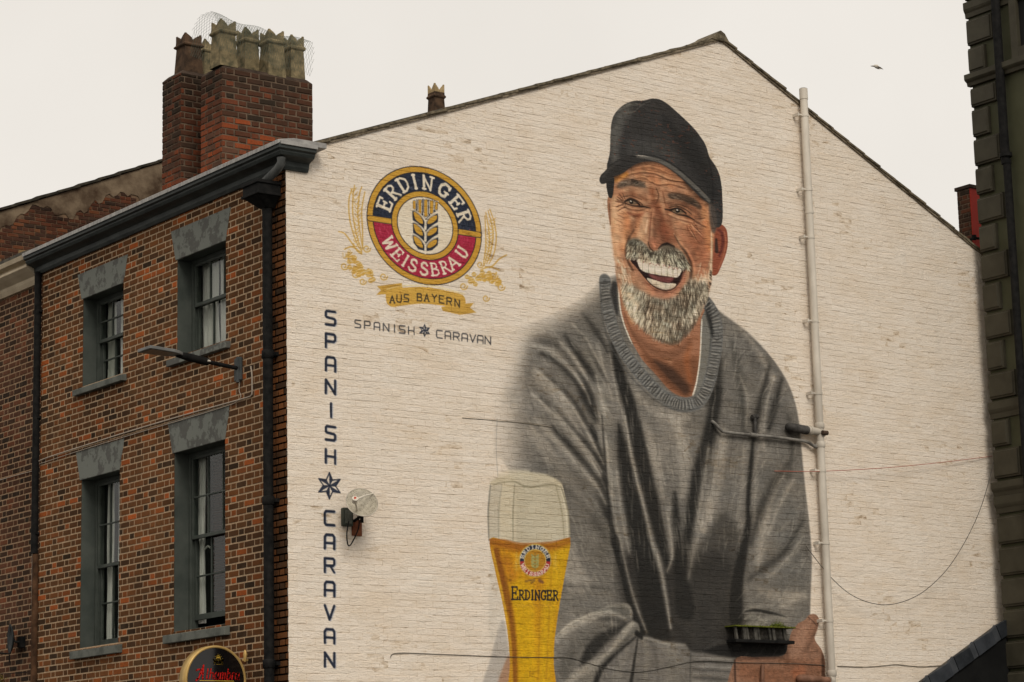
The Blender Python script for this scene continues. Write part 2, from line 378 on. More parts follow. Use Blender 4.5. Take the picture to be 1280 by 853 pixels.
    # broad planes of the face
    for pts, w_, c, a, so_ in [
        ([(768,250),(768,290),(771,320)], [6,9,8], (192,146,106), .8, 4),
        ([(782,270),(784,290),(780,310)], [10,12,10], (178,118,76), .8, 4),
        ([(800,268),(802,285),(795,300)], [14,14,10], (160,98,60), .6, 4),
        ([(870,285),(872,310),(876,335)], [26,28,18], (160,98,68), .8, 6),
        ([(880,262),(884,290),(886,310)], [10,12,8], (184,118,72), .7, 4),
        ([(851,290),(860,308),(868,330)], [6,8,8], (174,116,86), .6, 4),
        ([(790,212),(820,210),(846,224)], [8,12,8], (150,96,62), .7, 4),
        ([(855,228),(872,244),(882,256)], [8,10,6], (100,62,40), .75, 4),
        ([(796,222),(818,225),(838,232)], [5,8,6], (168,108,70), .6, 3),
        ([(769,224),(774,221),(783,218)], [6,7,5], (188,122,44), .75, 2.5),
        ([(815,240),(822,262),(828,285)], [8,8,9], (130,78,50), .8, 3.5),
        ([(836,262),(836,280),(838,296)], [8,9,10], (122,72,48), .7, 4),
        ([(868,272),(858,282),(848,280)], [10,12,8], (158,104,70), .5, 3)]:
        C.stroke(pts, w_, c, a, so_)
    # under the cap peak
    C.stroke([(768,222),(790,207),(820,203),(846,216),(866,236),(884,252)], [5,6,4,5,7,6], (62,42,30), .75, 3)
    C.stroke([(862,262),(866,290),(866,320)], [26,30,22], (120,76,52), .42, 8)
    C.stroke([(800,262),(812,258),(822,250)], [5,5,4], (104,62,42), .55, 2.4)
    C.stroke([(776,262),(774,285),(778,305)], [8,9,7], (200,156,114), .45, 4)
    C.stroke([(846,276),(860,282),(872,288)], [8,8,6], (176,116,80), .5, 3)
    C.stroke([(797,270),(790,284),(784,298)], [6,7,6], (122,74,48), .5, 3)
    for k in range(90):
        x = random.uniform(768, 884); y = random.uniform(222, 330); a_ = random.uniform(-.5, .5)
        C.stroke([(x, y), (x+math.cos(a_)*5, y+math.sin(a_)*5+1)], random.uniform(.8, 2.4), random.choice([(96,58,38),(198,146,104),(140,78,50),(214,164,120)]), .22, .8)
    # forehead wrinkles
    for pts, a in [([(784,220),(800,216.5),(818,218),(838,226),(856,228)], .8), ([(790,213),(812,210),(834,217)], .45),
                   ([(814,228),(822,232),(838,231),(856,236)], .75), ([(788,225),(804,223),(814,229)], .5)]:
        C.stroke(pts, [.6,1.3,1.5,.6], (88,52,32), a, .7)
        C.stroke([(p[0], p[1]-2) for p in pts], [.6,1.6,.6], (194,138,96), a*.6, .8)
    # brows
    C.fill([(771,233),(776,227),(786,224),(797,226),(807,232),(806,235),(796,234),(784,233),(774,236)], (92,74,60), .95, .9)
    C.stroke([(790,226),(796,228)], [3,3], (48,36,28), .7, 1)
    C.fill([(834,243),(842,241),(854,243),(866,248),(877,258),(874,262),(862,256),(848,250),(838,249)], (70,54,42), .95, 1.2)
    for k in range(60):
        if k % 2: x = random.uniform(774, 804); y = 230 + random.uniform(-3, 3); dx, dy = 3, -1
        else:
            x = random.uniform(838, 872); y = 245 + (x-838)*.33 + random.uniform(-3, 3); dx, dy = 3, .6
        C.stroke([(x, y), (x+dx, y+dy)], .7, random.choice([(44,36,30),(128,112,94)]), .55, .4)
    # eyes: narrowed with laughter
    C.stroke([(774,244),(784,242),(798,246),(808,251)], [3,5,5,3], (124,78,52), .6, 1.8)
    C.stroke([(834,255),(846,253),(860,258),(872,267)], [3,5,6,3], (104,64,44), .65, 1.8)
    C.stroke([(776,247),(788,245),(802,250)], [.6,1,.6], (70,44,30), .7, .6)
    C.stroke([(838,257),(850,256),(864,263)], [.6,1,.6], (66,42,30), .7, .6)
    C.stroke([(776,258),(786,263),(800,264),(810,262)], [2,5,6,2], (186,132,94), .6, 1.6)
    C.stroke([(784,266),(796,270),(806,266)], [2,4,2], (128,72,48), .7, 1.5)
    C.stroke([(772,250),(780,253.8),(790,257.4),(802,258.4),(813,260.5)], [.8,1.6,1.2,2.4,.8], (44,30,22), .9, .7)
    C.stroke([(782,251),(788,248),(797,252),(803,256)], [.8,1.4,1.4,.8], (52,34,24), .85, .6)
    C.fill([(783,252.8),(787.5,250.6),(792.5,251.8),(796,255.4),(789,255.8)], (118,98,76), .9, .5)
    C.fill([(786.4,251.6),(788.6,250.8),(791,252),(791.4,254),(789.4,255.4),(787,254.8)], (34,25,18), 1, .5)
    C.stroke([(781,252),(787.5,249.8),(793,251.4),(799,256)], 2.0, (34,24,18), .9, .5)
    C.stroke([(787.8,251.8),(788.8,252.1)], 1.1, (240,230,210), 1, .3)
    for a0, b0 in [((774,243),(779,250)), ((771,250),(777,251)), ((775,257),(781,253.5)), ((780,260),(782,255)), ((778,242),(781,249))]:
        C.stroke([a0, b0], .8, (60,40,28), .75, .5)
    C.stroke([(836,268),(848,272),(858,278),(866,282)], [2,5,5,2], (178,122,86), .65, 1.5)
    C.stroke([(846,274),(856,279),(866,283)], [1,2,1], (200,154,114), .6, .9)
    C.stroke([(831,262),(838,263.6),(847,268.2),(858,270.5),(868,275.5)], [1.4,1.8,1.2,2.4,1], (42,29,22), .9, .7)
    C.stroke([(836,260),(845,258),(856,262),(864,268)], [.8,1.4,1.4,.8], (54,36,26), .85, .6)
    C.fill([(840,263.8),(845,261.8),(850.5,263.3),(854,266.8),(846,267.0)], (114,94,72), .9, .5)
    C.fill([(844.2,262.8),(846.6,262),(849,263.2),(849.4,265),(847.2,266.4),(844.8,265.8)], (34,25,18), 1, .5)
    C.stroke([(837,263),(845,260.8),(851,262.4),(857,267)], 2.0, (34,24,18), .9, .5)
    C.stroke([(845.6,262.9),(846.6,263.2)], 1.1, (240,230,210), 1, .3)
    for a0, b0 in [((868,275),(874,279)), ((866,278),(872,286)), ((862,281),(866,289)), ((868,271),(875,271)), ((858,283),(860,289)), ((870,290),(880,300)), ((862,292),(874,304))]:
        C.stroke([a0, b0], .8, (92,54,36), .6, .5)
    for a0, b0 in [((771,268),(780,273)), ((768,274),(778,279)), ((774,262),(783,268))]:
        C.stroke([a0, b0], .9, (112,70,46), .6, .6)
    for cx_, cy_, pts_ in ((0,0,[((779,258),(786,262),(797,263.5),(806,262))]), (0,0,[((836,270),(846,274),(857,277),(866,280))])):
        for q_ in pts_:
            C.stroke(list(q_), [1,1.8,1.8,.8], (92,56,38), .6, .9); C.stroke([(a_, b2-2) for a_, b2 in q_], [1,2,2,1], (198,150,112), .45, 1)
    for a0, b0, c0 in [((771,246),(775,249),(780,252)), ((769,252),(774,253),(779,254)), ((770,259),(775,257),(780,256)), ((772,264),(777,261),(783,259)), ((868,273),(874,274),(881,273)), ((868,277),(875,281),(882,284)), ((865,281),(871,287),(877,293)), ((861,284),(866,292),(870,300))]:
        C.stroke([a0, b0, c0], [.6,1.3,.5], (72,44,30), .7, .6); C.stroke([(a0[0], a0[1]+2), (b0[0], b0[1]+2), (c0[0], c0[1]+2)], [.5,1.3,.5], (204,158,120), .45, .8)
    # between the brows and the nose
    C.stroke([(820,236),(823,245),(820,254)], [1.2,1.6,1], (84,50,32), .7, .8)
    C.stroke([(828,240),(830,250),(832,258)], [1,2,2], (104,62,40), .6, 1)
    C.fill([(816,252),(820,262),(822,284),(840,288),(845,300),(838,306),(828,305),(821,312),(816,313),(811,306),(812,286),(814,268)], (116,72,50), .7, 3.2)
    C.stroke([(826,268),(830,285),(834,298)], [5,7,8], (140,84,56), .7, 3)
    C.stroke([(807,268),(803,284),(799,298)], [5,9,8], (206,170,132), .6, 4)
    C.stroke([(817,262),(814.5,280),(814,298)], [2,3.4,4], (188,138,102), .55, 2.6)
    C.stroke([(809,276),(807,290)], [2,3], (216,184,148), .55, 1.6)
    C.stroke([(822,262),(826,282),(832,298)], [6,12,12], (112,62,42), .55, 4)
    C.stroke([(836,288),(842,296),(844,304)], [5,8,6], (150,92,64), .6, 2.4)
    C.stroke([(814,266),(812,290),(811,303)], [.8,1.4,1.4], (92,52,36), .55, 1)
    C.fill([(811,300),(815,311),(819,313.6),(823,310),(827,306),(824,298),(816,296)], (146,92,66), .8, 2.2)
    C.stroke([(815,304),(818,308)], [3,3], (196,128,92), .6, 1.4)
    C.stroke([(823,311),(828,307),(834,306),(842,309)], [1.4,3,4,3], (34,22,18), .95, .9)
    C.stroke([(810,303),(812,310),(816,314)], [1,1.6,1.4], (58,34,24), .9, .7)
    C.stroke([(842,292),(847,300),(851,309)], [1,1.8,1.4], (214,168,130), .7, .9)
    # smile folds
    C.stroke([(792,288),(786,298),(782.5,308),(782,318),(786,330),(791,338)], [1,2,2.6,2.8,2.8,1.5], (70,46,32), .75, 1.6)
    C.stroke([(843,294),(850,307),(858,318),(863,330),(863,346),(860,360)], [1,2.2,2.8,3.6,3.6,2], (56,38,28), .75, 1.8)
    C.stroke([(850,303),(860,315),(867,330),(868,345)], [1,2.4,3,2], (188,124,88), .6, 1.3)
    for k in range(8):
        y = 300 + k*4.5
        C.stroke([(868,y),(878,y+2),(888,y+1)], .9, (126,72,48), .45, .6)
    # pale beard on both cheeks
    for k in range(620):
        side = random.random() < .5
        if side:
            y = 316 + 82*random.random()**.6; x0_ = 769 + max(0, (y-340)*.32); x1_ = 783 + max(0, (y-325)*.24); x = random.uniform(x0_, x1_)
            ang = 1.3 + random.uniform(-.3, .3)
        else:
            y = 326 + 66*random.random()**.6; x1_ = 890 - max(0, (y-352)*.42); x0_ = 866 + (1 if y > 345 else 6); x = random.uniform(min(x0_, x1_-3), x1_)
            ang = 1.75 + random.uniform(-.3, .3)
        l = random.uniform(3, 7)
        C.stroke([(x, y), (x+math.cos(ang)*l, y+math.sin(ang)*l)], random.uniform(.8, 1.7), random.choice([(200,182,150),(188,168,138),(206,188,160),(172,150,120),(140,116,90),(120,98,76)]), .42, .9)
    C.stroke([(889,290),(889,320),(887,350)], [1.4,2.4,3], (200,180,150), .7, 1.2)
    for k in range(40):
        y = random.uniform(338, 372); x = 887 - max(0, (y-352)*.4)
        C.stroke([(x, y), (x+2.2, y+1.6)], .8, (60,48,38), .6, .4)
    # mouth
    C.fill([(787,324),(800,322),(815,326),(838,331),(856,334),(853,348),(846,358),(838,364),(827,364),(815,358),(804,346),(795,335)], (44,24,20), 1, .8)
    C.fill([(810,342),(824,346),(841,347),(838,353),(828,353),(816,349)], (112,64,62), 1, .9)
    C.fill([(797.5,324),(816,328),(830,331),(850,336),(850,342.5),(846,347),(838,346.6),(828,345),(820,343.5),(812,342),(805,340),(799,335)], (194,182,158), 1, .6)
    for x, y0, y1 in [(803,326,339),(810.5,327.5,341.5),(818.5,329,343),(826.5,331,344.8),(834,333,345.8),(841,334.5,346.3),(846.5,335.5,345)]:
        C.stroke([(x, y0), (x-.3, (y0+y1)/2), (x, y1)], [.9, .6, 1.0], (128,112,90), .8, .35)
    for x, y in [(806,328),(814,330),(822,331.5),(830,333),(837.5,334.5),(844,336)]:
        C.stroke([(x-2.4, y+.5), (x, y-1.2), (x+2.4, y+.8)], 1.2, (120,66,60), .75, .5)
        C.stroke([(x-.3, y+3), (x-.1, y+8)], 2.2, (226,216,192), .55, .9)
    C.fill([(808.5,348),(818,350.5),(830,354),(844.5,355),(841,360.5),(831,362.5),(820,359),(812,353.5)], (180,168,146), 1, .7)
    for x in (814,820,826,832,838): C.stroke([(x, 351.5+(x-814)*.2), (x-.3, 360)], .6, (140,126,104), .7, .3)
    C.stroke([(792,334),(801,348),(813,360),(826,367),(838,367),(848,360),(856,345)], [2,4,5,7,7,5,3], (158,104,78), .75, 2.6)
    C.stroke([(806,352),(816,361),(828,366),(840,365),(850,356)], [.8,1.2,1.4,1.2,.8], (92,52,42), .5, .9)
    C.stroke([(815,369),(828,372),(842,369)], [4,7,4], (176,116,86), .8, 2.4)
    C.stroke([(796,340),(800,352),(806,362)], [5,7,6], (172,120,88), .7, 2)
    C.stroke([(855,340),(853,352),(848,362)], [3,5,4], (158,100,74), .7, 1.6)
    # moustache
    C.fill([(782,312),(785,302),(792,298),(801,301),(808,307),(814,314),(821,313),(830,307),(842,309),(853,316),(860,328),(862,334),(852,334),(838,331),(822,327),(810,325),(797,322),(786,321)], (112,101,84), 1, 1)
    for k in range(900):
        t = random.random()
        x = 784 + t*76; top = np.interp(x, [784,792,802,814,822,832,846,860], [306,300,303,314,314,309,312,328]); bot = np.interp(x, [784,797,815,838,861], [320,322,326,331,335])
        y = top + (bot-top)*random.random(); a0 = 1.57 + (0.55 if x < 816 else -0.45)*(abs(x-816)/40) + random.uniform(-.35, .35)
        l = random.uniform(3, 6)
        lit = (y-top)/(bot-top+.1)
        c = random.choice([(48,40,32),(72,62,50),(96,86,70)]) if random.random() > .25+.5*lit else random.choice([(176,166,140),(156,146,120),(196,184,156)])
        C.stroke([(x, y), (x+math.cos(a0)*l, y+math.sin(a0)*l)], random.uniform(.6, 1.3), c, .65, .45)
    C.stroke([(788,303),(795,312)], [6,5], (60,50,40), .35, 2.5); C.stroke([(830,310),(845,316),(856,326)], [5,7,4], (58,49,40), .4, 2.5)
    # chin beard
    bl = [(788,356),(797,361),(806,366),(816,371),(830,374),(843,371),(852,362),(862,348),(872,352),(884,362),(881,378),(870,402),(857,418),(842,430),(822,425),(802,410),(788,394),(778,374)]
    C.fill(bl, (128,116,97), .85, 3.5)
    C.stroke([(786,372),(796,394),(812,412),(830,422)], [9,10,8,6], (196,182,154), .6, 4)
    C.stroke([(880,352),(878,372),(868,392)], [10,10,7], (204,186,158), .7, 4)
    C.stroke([(820,392),(824,410),(832,420)], [8,7,5], (178,166,140), .5, 3)
    C.stroke([(846,396),(852,408),(848,420)], [8,7,5], (74,62,50), .55, 3)
    C.fill([(793,366),(806,372),(812,384),(800,382),(793,374)], (66,54,42), .8, 2); C.fill([(850,368),(866,352),(870,376),(860,392),(846,388)], (74,62,48), .75, 2.5)
    C.fill([(812,384),(836,380),(850,392),(836,400),(816,398)], (90,78,62), .5, 3)
    for k in range(4200):
        x = random.uniform(778, 884); y = random.uniform(350, 424)
        top = np.interp(x, [778,790,806,816,830,843,852,862,884], [345,358,366,371,374,371,361,347,352]); bot = np.interp(x, [778,788,802,822,842,857,870,884], [368,392,409,424,430,418,401,370])
        if y < top or y > bot - 3: continue
        a0 = 1.57 - (x-836)*.006 + random.uniform(-.22, .22); l = random.uniform(4, 10)
        depth = (y-top)/(bot-top+1)
        r = random.random()*.75 + .25*(.5-.5*math.sin(x*.75+y*.07+math.sin(y*.2))) - .12*(abs(x-832)>26) + .10*(y<384)
        if r < .42: c = random.choice([(198,186,158),(182,170,144),(166,154,130),(208,196,170)])
        elif r < .8: c = random.choice([(62,52,41),(84,72,57),(50,42,34)])
        else: c = random.choice([(130,118,98),(112,100,82)])
        if x < 800 and random.random() < .7: c = (196,180,150)
        C.stroke([(x, y), (x+math.cos(a0)*l*.5+random.uniform(-.4,.4), y+math.sin(a0)*l*.5), (x+math.cos(a0+.1)*l, y+math.sin(a0)*l)], [.5, random.uniform(.6, 1.25), .3], c, .5, .5)
    C.stroke([(822,424),(842,430),(857,418),(868,404)], [2,3,4,3], (70,56,44), .55, 1.5)
    # skin mottling (only inside the face and neck)
    mA = vnoise(THp, TWp, 9, 41)*.6 + vnoise(THp, TWp, 4.5, 42, 7)*.4; mB = vnoise(THp, TWp, 13, 43)
    sk = (0.84 + .30*mA + .08*(NH-.5))[..., None] * (1 + (mB-.5)[..., None]*np.array([.04, -.05, -.10]))
    C.c = C.c*(1-FM[..., None]) + C.c*sk*FM[..., None]
    lum = (C.c @ np.array([.3, .5, .2]))[..., None]
    des = C.c*.80 + lum*np.array([1.05, .98, .90])*.20
    con = np.clip((des - .44)*1.18 + .445, 0, 1)
    C.c = C.c*(1-FM[..., None]) + con*FM[..., None]
    # ============ cap
    K = Layer((46, 43, 40))
    capo = [(760,212),(762,190),(763,165),(765,150),(770,140),(780,131),(792,126.5),(804,126),(817,123.5),(831,128),(851,145),(869,163),(881,180),(887,197),(897,213),(901.5,231),(903,256),(902,280),(894,284),(889,268),(887,252),(878,240),(860,225),(842,210),(820,199),(793,195)]
    K.fill(capo, (44,41,38), 1, 0)
    K.stroke([(768,205),(768,175),(774,150),(785,138)], [8,14,14,10], (84,80,73), .8, 6)
    K.stroke([(790,185),(815,185),(840,196)], [14,16,12], (64,61,56), .6, 8)
    K.stroke([(835,150),(858,180),(876,210),(890,240)], [16,24,24,18], (27,25,23), .8, 8)
    K.stroke([(815,130),(835,140),(850,160)], [8,12,10], (52,47,43), .5, 5)
    K.stroke([(772,139),(786,131),(800,131)], [1.5,3,1.5], (108,104,94), .6, 1.4)
    K.stroke([(776,142),(792,140),(800,133),(812,127)], [.8,1.2,1.2,.8], (116,112,102), .4, .7)
    K.stroke([(797,127),(800,150),(802,175),(802,196)], [.8,1.2,1.2,.8], (30,28,26), .5, .8)
    K.stroke([(884,195),(889,215),(891,240),(889,262)], [1,2,2,2], (22,20,19), .8, 1)
    K.stroke([(896,215),(900,240),(899,268)], [2,3,2], (38,36,34), .7, 1.4)
    CM = full(K.pmask(capo, .8)); K.c *= (0.86 + 0.28*NZ)[..., None]
    chips = (vnoise(THp, TWp, 2.4, 21, 5) > .83) & (vnoise(THp, TWp, 22, 22) > .55)
    K.c = np.where(chips[..., None], K.c*.5 + np.array([.36, .19, .13])*.5, K.c)
    C.c = C.c*(1-CM[..., None]) + K.c*CM[..., None]
    # sideburn hair and peak
    C.fill([(758,228),(767,222),(767,236),(765,247),(761,247),(758.5,238)], (34,31,28), 1, .7)
    C.fill([(886,252),(894,262),(896,282),(892,292),(888,284),(886,266)], (70,60,52), .85, 1.6)
    brim = [(749,225),(751,219),(756,214),(762,207),(772,200),(784,196),(795,195),(810,197),(826,201),(842,210),(858,222),(874,237),(888,251),(887,255),(876,248),(866,238),(856,228),(845,218),(831,208),(819,203),(806,202.5),(796,205),(786,211),(778,217),(768,221),(762,226),(757,229.5),(751,230)]
    C.fill(brim, (40,37,34), 1, .7)
    C.stroke([(796,196.5),(812,198),(828,203),(843,212),(859,225),(873,238),(886,251)], [1.5,3.4,4,4.6,4.6,4.6,4], (86,81,73), .95, .8)
    C.stroke([(800,194),(815,195),(832,201),(850,213),(868,229),(886,246)], [.8,1.4,1.4,1.4,1.4,1], (24,22,20), .8, .8)
    C.stroke([(753,222),(762,211),(775,202)], [2,3,2], (64,60,55), .5, 1.2)

    # ============ hand and wrist
    hand = [(918,826),(946,822),(978,820),(985,804),(989,790),(997,780),(1006,775),(1011,769),(1018,768),(1023,773),(1022,784),(1018,796),(1020,803),(1027,813),(1031,827),(1031,842),(1030,880),(918,880)]
    C.fill(hand, (128,92,70), 1, .7)
    C.stroke([(1012,776),(1004,790),(998,806),(992,820)], [6,12,14,12], (146,108,84), .8, 4)
    C.stroke([(1020,786),(1014,800),(1008,812)], [3,5,5], (98,68,50), .7, 2.5)
    C.stroke([(1010,772),(1016,777),(1021,783)], [.8,1.2,.8], (64,42,32), .85, .6)
    C.stroke([(985,830),(1005,836),(1024,834)], [12,18,12], (112,74,52), .7, 5)
    C.stroke([(930,840),(960,846),(990,846)], [16,18,16], (120,78,54), .7, 5)
    C.stroke([(994,842),(1002,838)], [10,10], (156,92,60), .5, 4)
    C.stroke([(1028,820),(1029,846)], [3,5], (58,36,24), .8, 1.6)
    C.stroke([(920,824),(950,823),(978,822)], [2,3,2], (84,58,44), .7, 1.4)
    C.stroke([(1000,812),(1010,816),(1022,814)], [1,1.6,1], (86,58,42), .6, .9)
    C.stroke([(918,826),(919,860)], [2.5,2.5], (60,40,30), .9, 1)
    C.stroke([(953,832),(953,858)], [4,4], (66,42,30), .7, 2)
    FH = full(C.pmask(hand, .5)); C.c *= (1 - FH*(.14 - .28*NZ))[..., None]

    # ============ wheat beer glass
    glass = [(615,606),(622,601),(650,597),(680,598),(700,604),(706,620),(710,640),(712,660),(712,676),(708,706),(702,740),(697,770),(693,800),(692,830),(692,880),(638,880),(637,830),(634,790),(627,750),(619,715),(612,680),(610,655),(611,630)]
    C.fill(glass, (182,168,140), .86, .8)
    C.fill([(612,606),(626,600),(624,640),(624,674),(612,674),(611,640)], (172,160,140), .7, 2)
    for pts, c, a in [([(627,606),(623,640),(623,676)], (142,132,112), .6), ([(643,606),(641,640),(641,676)], (128,118,96), .7), ([(694,606),(702,640),(705,676)], (138,126,100), .7), ([(613,606),(610,640),(611,676)], (110,104,92), .8),
                      ([(700,606),(710,640),(712,676)], (120,110,90), .8), ([(699,606),(707,640),(709,676)], (204,192,164), .5), ([(616,606),(640,602),(660,609),(690,606),(701,610)], (118,108,84), .7)]:
        C.stroke(pts, [1,2,1.2], c, a, .8)
    C.stroke([(614,604),(630,598),(655,594),(684,597),(701,606)], [3,5,6,5,3], (184,170,142), .9, 1.6)
    C.stroke([(624,594),(640,590),(660,590)], [3,4,3], (190,176,148), .6, 2)
    beer = [(612,675),(630,676),(645,680),(660,681),(690,679),(712,674),(708,706),(702,740),(697,770),(693,800),(692,830),(692,880),(638,880),(637,830),(634,790),(627,750),(619,715)]
    B = Layer((176,122,14))
    B.stroke([(700,680),(692,730),(684,780),(680,860)], [26,22,18,14], (186,144,14), .9, 7)
    B.stroke([(650,740),(655,790),(660,870)], [26,24,22], (188,146,10), .8, 8)
    B.stroke([(620,690),(632,740),(641,790),(644,860)], [8,8,6,5], (112,60,14), .85, 2.6)
    B.stroke([(616,690),(628,745),(637,800),(640,860)], [2.5,2.5,2,2], (186,140,40), .8, 1)
    B.stroke([(612,678),(650,684),(690,683),(712,677)], [6,9,8,5], (130,72,18), .8, 4)
    B.stroke([(632,700),(640,720)], [10,10], (168,104,22), .7, 5)
    for x in (630,636,676,690): B.stroke([(x,690),(x+ (664-x)*.12,760),(x+(664-x)*.3,850)], 1.6, (146,96,16), .4, 1.4)
    B.stroke([(664,690),(666,850)], 6, (202,160,20), .35, 4)
    B.c *= (0.9 + .2*NZ)[..., None]
    BM = full(B.pmask(beer, .7)); C.c = C.c*(1-BM[..., None]) + B.c*BM[..., None]
    C.stroke([(612,675),(630,675.5),(645,679),(660,680),(690,678),(712,673)], 1.6, (146,84,30), .8, .8)
    GO = (172,140,64)
    def ell(cx, cy, rx, ry, n=40, a0=0, a1=2*PI): return [(cx + rx*math.cos(a0+(a1-a0)*k/n), cy + ry*math.sin(a0+(a1-a0)*k/n)) for k in range(n)]
    C.fill(ell(668.5,701,20.5,21), GO, 1, .3, False)
    C.fill(ell(668.5,701,19,19.6), (30,36,50), 1, .3, False)
    C.fill([(649,702)] + [(668.5+19*math.cos(t), 702+18.6*math.sin(t)) for t in np.linspace(PI, 0, 20)], (150,40,40), 1, .3, False)
    C.fill(ell(668.5,701,13.8,14.4), (188,160,90), 1, .3, False)
    C.fill(ell(668.5,701,12.8,13.4), (158,110,26), 1, .3, False)
    # ============ lettering
    serif = {
     'E': [[(.18,0),(.18,1)],[(.18,1),(.85,1)],[(.18,.52),(.7,.52)],[(.18,0),(.92,0)],[(.85,1),(.87,.8)],[(.92,0),(.97,.22)],[(.7,.64),(.7,.4)],[(.02,1),(.3,1)],[(.02,0),(.3,0)]],
     'R': [[(.22,0),(.22,1)],[(.08,1),(.6,1),(.84,.88),(.84,.66),(.6,.5),(.22,.5)],[(.48,.5),(1.0,-.06)],[(.06,0),(.38,0)]],
     'D': [[(.22,0),(.22,1)],[(.06,1),(.52,1),(.86,.8),(.94,.5),(.86,.2),(.52,0),(.06,0)]],
     'I': [[(.5,0),(.5,1)],[(.3,0),(.7,0)],[(.3,1),(.7,1)]],
     'N': [[(.16,0),(.16,1)],[(.12,1),(.86,0)],[(.86,0),(.86,1)],[(0,0),(.32,0)],[(.7,1),(1,1)]],
     'G': [[(.9,.8),(.72,.97),(.42,1),(.14,.76),(.08,.42),(.24,.1),(.55,0),(.86,.1),(.88,.42)],[(.62,.42),(1.02,.42)],[(.9,.98),(.9,.72)]],
     'W': [[(0,1),(.27,0),(.5,.8),(.73,0),(1,1)],[(-.1,1),(.15,1)],[(.85,1),(1.1,1)]],
     'S': [[(.85,.82),(.7,.98),(.4,1),(.16,.86),(.2,.62),(.5,.5),(.82,.36),(.84,.14),(.6,0),(.3,0),(.12,.16)]],
     'B': [[(.2,0),(.2,1)],[(.06,1),(.6,1),(.8,.88),(.78,.64),(.55,.53),(.2,.53)],[(.55,.53),(.88,.42),(.9,.14),(.62,0),(.06,0)]],
     'A': [[(0,0),(.5,1),(1,0)],[(.2,.35),(.8,.35)],[(-.1,0),(.15,0)],[(.85,0),(1.1,0)]],
     'U': [[(.14,1),(.14,.3),(.3,.04),(.6,.02),(.84,.25),(.86,1)],[(0,1),(.3,1)],[(.72,1),(1,1)]],
     'Y': [[(0,1),(.5,.5),(1,1)],[(.5,.5),(.5,0)]]}
    plain = {
     'S': [[(1,1),(.12,1),(0,.9),(0,.62),(.1,.54),(.9,.46),(1,.38),(1,.1),(.88,0),(0,0)]],
     'P': [[(0,0),(0,1),(.85,1),(1,.88),(1,.58),(.85,.45),(0,.45)]],
     'A': [[(0,0),(0,.84),(.16,1),(.84,1),(1,.84),(1,0)],[(0,.4),(1,.4)]],
     'N': [[(0,0),(0,1),(1,0),(1,1)]], 'I': [[(.5,0),(.5,1)]], 'H': [[(0,0),(0,1)],[(1,0),(1,1)],[(0,.5),(1,.5)]],
     'C': [[(1,1),(.14,1),(0,.86),(0,.14),(.14,0),(1,0)]],
     'R': [[(0,0),(0,1),(.85,1),(1,.88),(1,.6),(.85,.47),(0,.47)],[(.55,.47),(1,0)]],
     'V': [[(0,1),(.5,0),(1,1)]],
     'U': [[(0,1),(0,.2),(.2,0),(.8,0),(1,.2),(1,1)]], 'B': [[(0,0),(0,1),(.75,1),(.9,.85),(.9,.65),(.75,.53),(0,.53)],[(.75,.53),(1,.4),(1,.12),(.82,0),(0,0)]],
     'Y': [[(0,1),(.5,.5),(1,1)],[(.5,.5),(.5,0)]], 'E': [[(.95,1),(0,1),(0,0),(1,0)],[(0,.52),(.8,.52)]]}
    def glyph(font, ch, fn, w_, col, a=1, soft=.35, sm=False):
        for k, st in enumerate(font[ch]):
            P = [fn(*p) for p in st]
            C.stroke(P, w_ if len(st) > 1 and k == 0 else w_*.86, col, a, soft, sm=sm and len(st) > 4)
    # big logo: circle painted on the wall, in wall metres
    lc, lrx, lrz = (1.872, 8.405), .808, .70
    def LP(R, th, sx=1.0):
        return (lc[0] + R*lrx*math.cos(th), lc[1] + R*lrz*math.sin(th))
    def raw(p): return ((p[0]-TX0)*TS, (p[1]-TZ0)*TS)
    def ring(R, a0=0, a1=2*PI, n=90): return [raw(LP(R, a0+(a1-a0)*k/n)) for k in range(n+1)]
    GOLD, NAVY, RED = (178,132,46), (28,33,46), (146,30,52)
    wob = lambda pts, s: [(p[0]+random.uniform(-s, s), p[1]+random.uniform(-s, s)) for p in pts]
    C.fill(ring(1.0), (34,32,34), 1, 0, raw=True); C.fill(ring(.985), GOLD, 1, 0, raw=True); C.fill(ring(.90), (34,32,34), 1, 0, raw=True)
    C.fill(ring(.885, 0.0, PI), NAVY, 1, 0, raw=True); C.fill(ring(.885, PI, 2*PI), RED, 1, 0, raw=True)
    for k in range(700):                         # brushed patches in the two fields
        th = random.uniform(0, 2*PI); R = random.uniform(.6, .86); p = raw(LP(R, th)); q2 = raw(LP(R, th+random.uniform(.02, .07)))
        up = math.sin(th) > 0
        c = random.choice([(52,56,68),(20,24,36),(70,72,80)]) if up else random.choice([(168,52,74),(126,20,42),(176,72,90)])
        C.stroke([p, q2], random.uniform(.8, 2.2), c, .45, .6, raw=True)
    # divider bars
    bz = lc[1] - .012
    for sx in (-1, 1):
        xa, xb = lc[0] + sx*.50*lrx, lc[0] + sx*.95*lrx
        C.stroke([raw((xa, bz)), raw((xb, bz))], 10, (34,32,34), 1, .4, raw=True)
    for sx in (-1, 1):
        xa, xb = lc[0] + sx*.50*lrx, lc[0] + sx*.95*lrx
        C.stroke([raw((xa, bz)), raw((xb, bz))], 7.4, GOLD, 1, .4, raw=True)
    C.fill(ring(.585), (34,32,34), 1, 0, raw=True); C.fill(ring(.57), GOLD, 1, 0, raw=True); C.fill(ring(.49), (34,32,34), 1, 0, raw=True); C.fill(ring(.475), (204,188,162), 1, 0, raw=True)
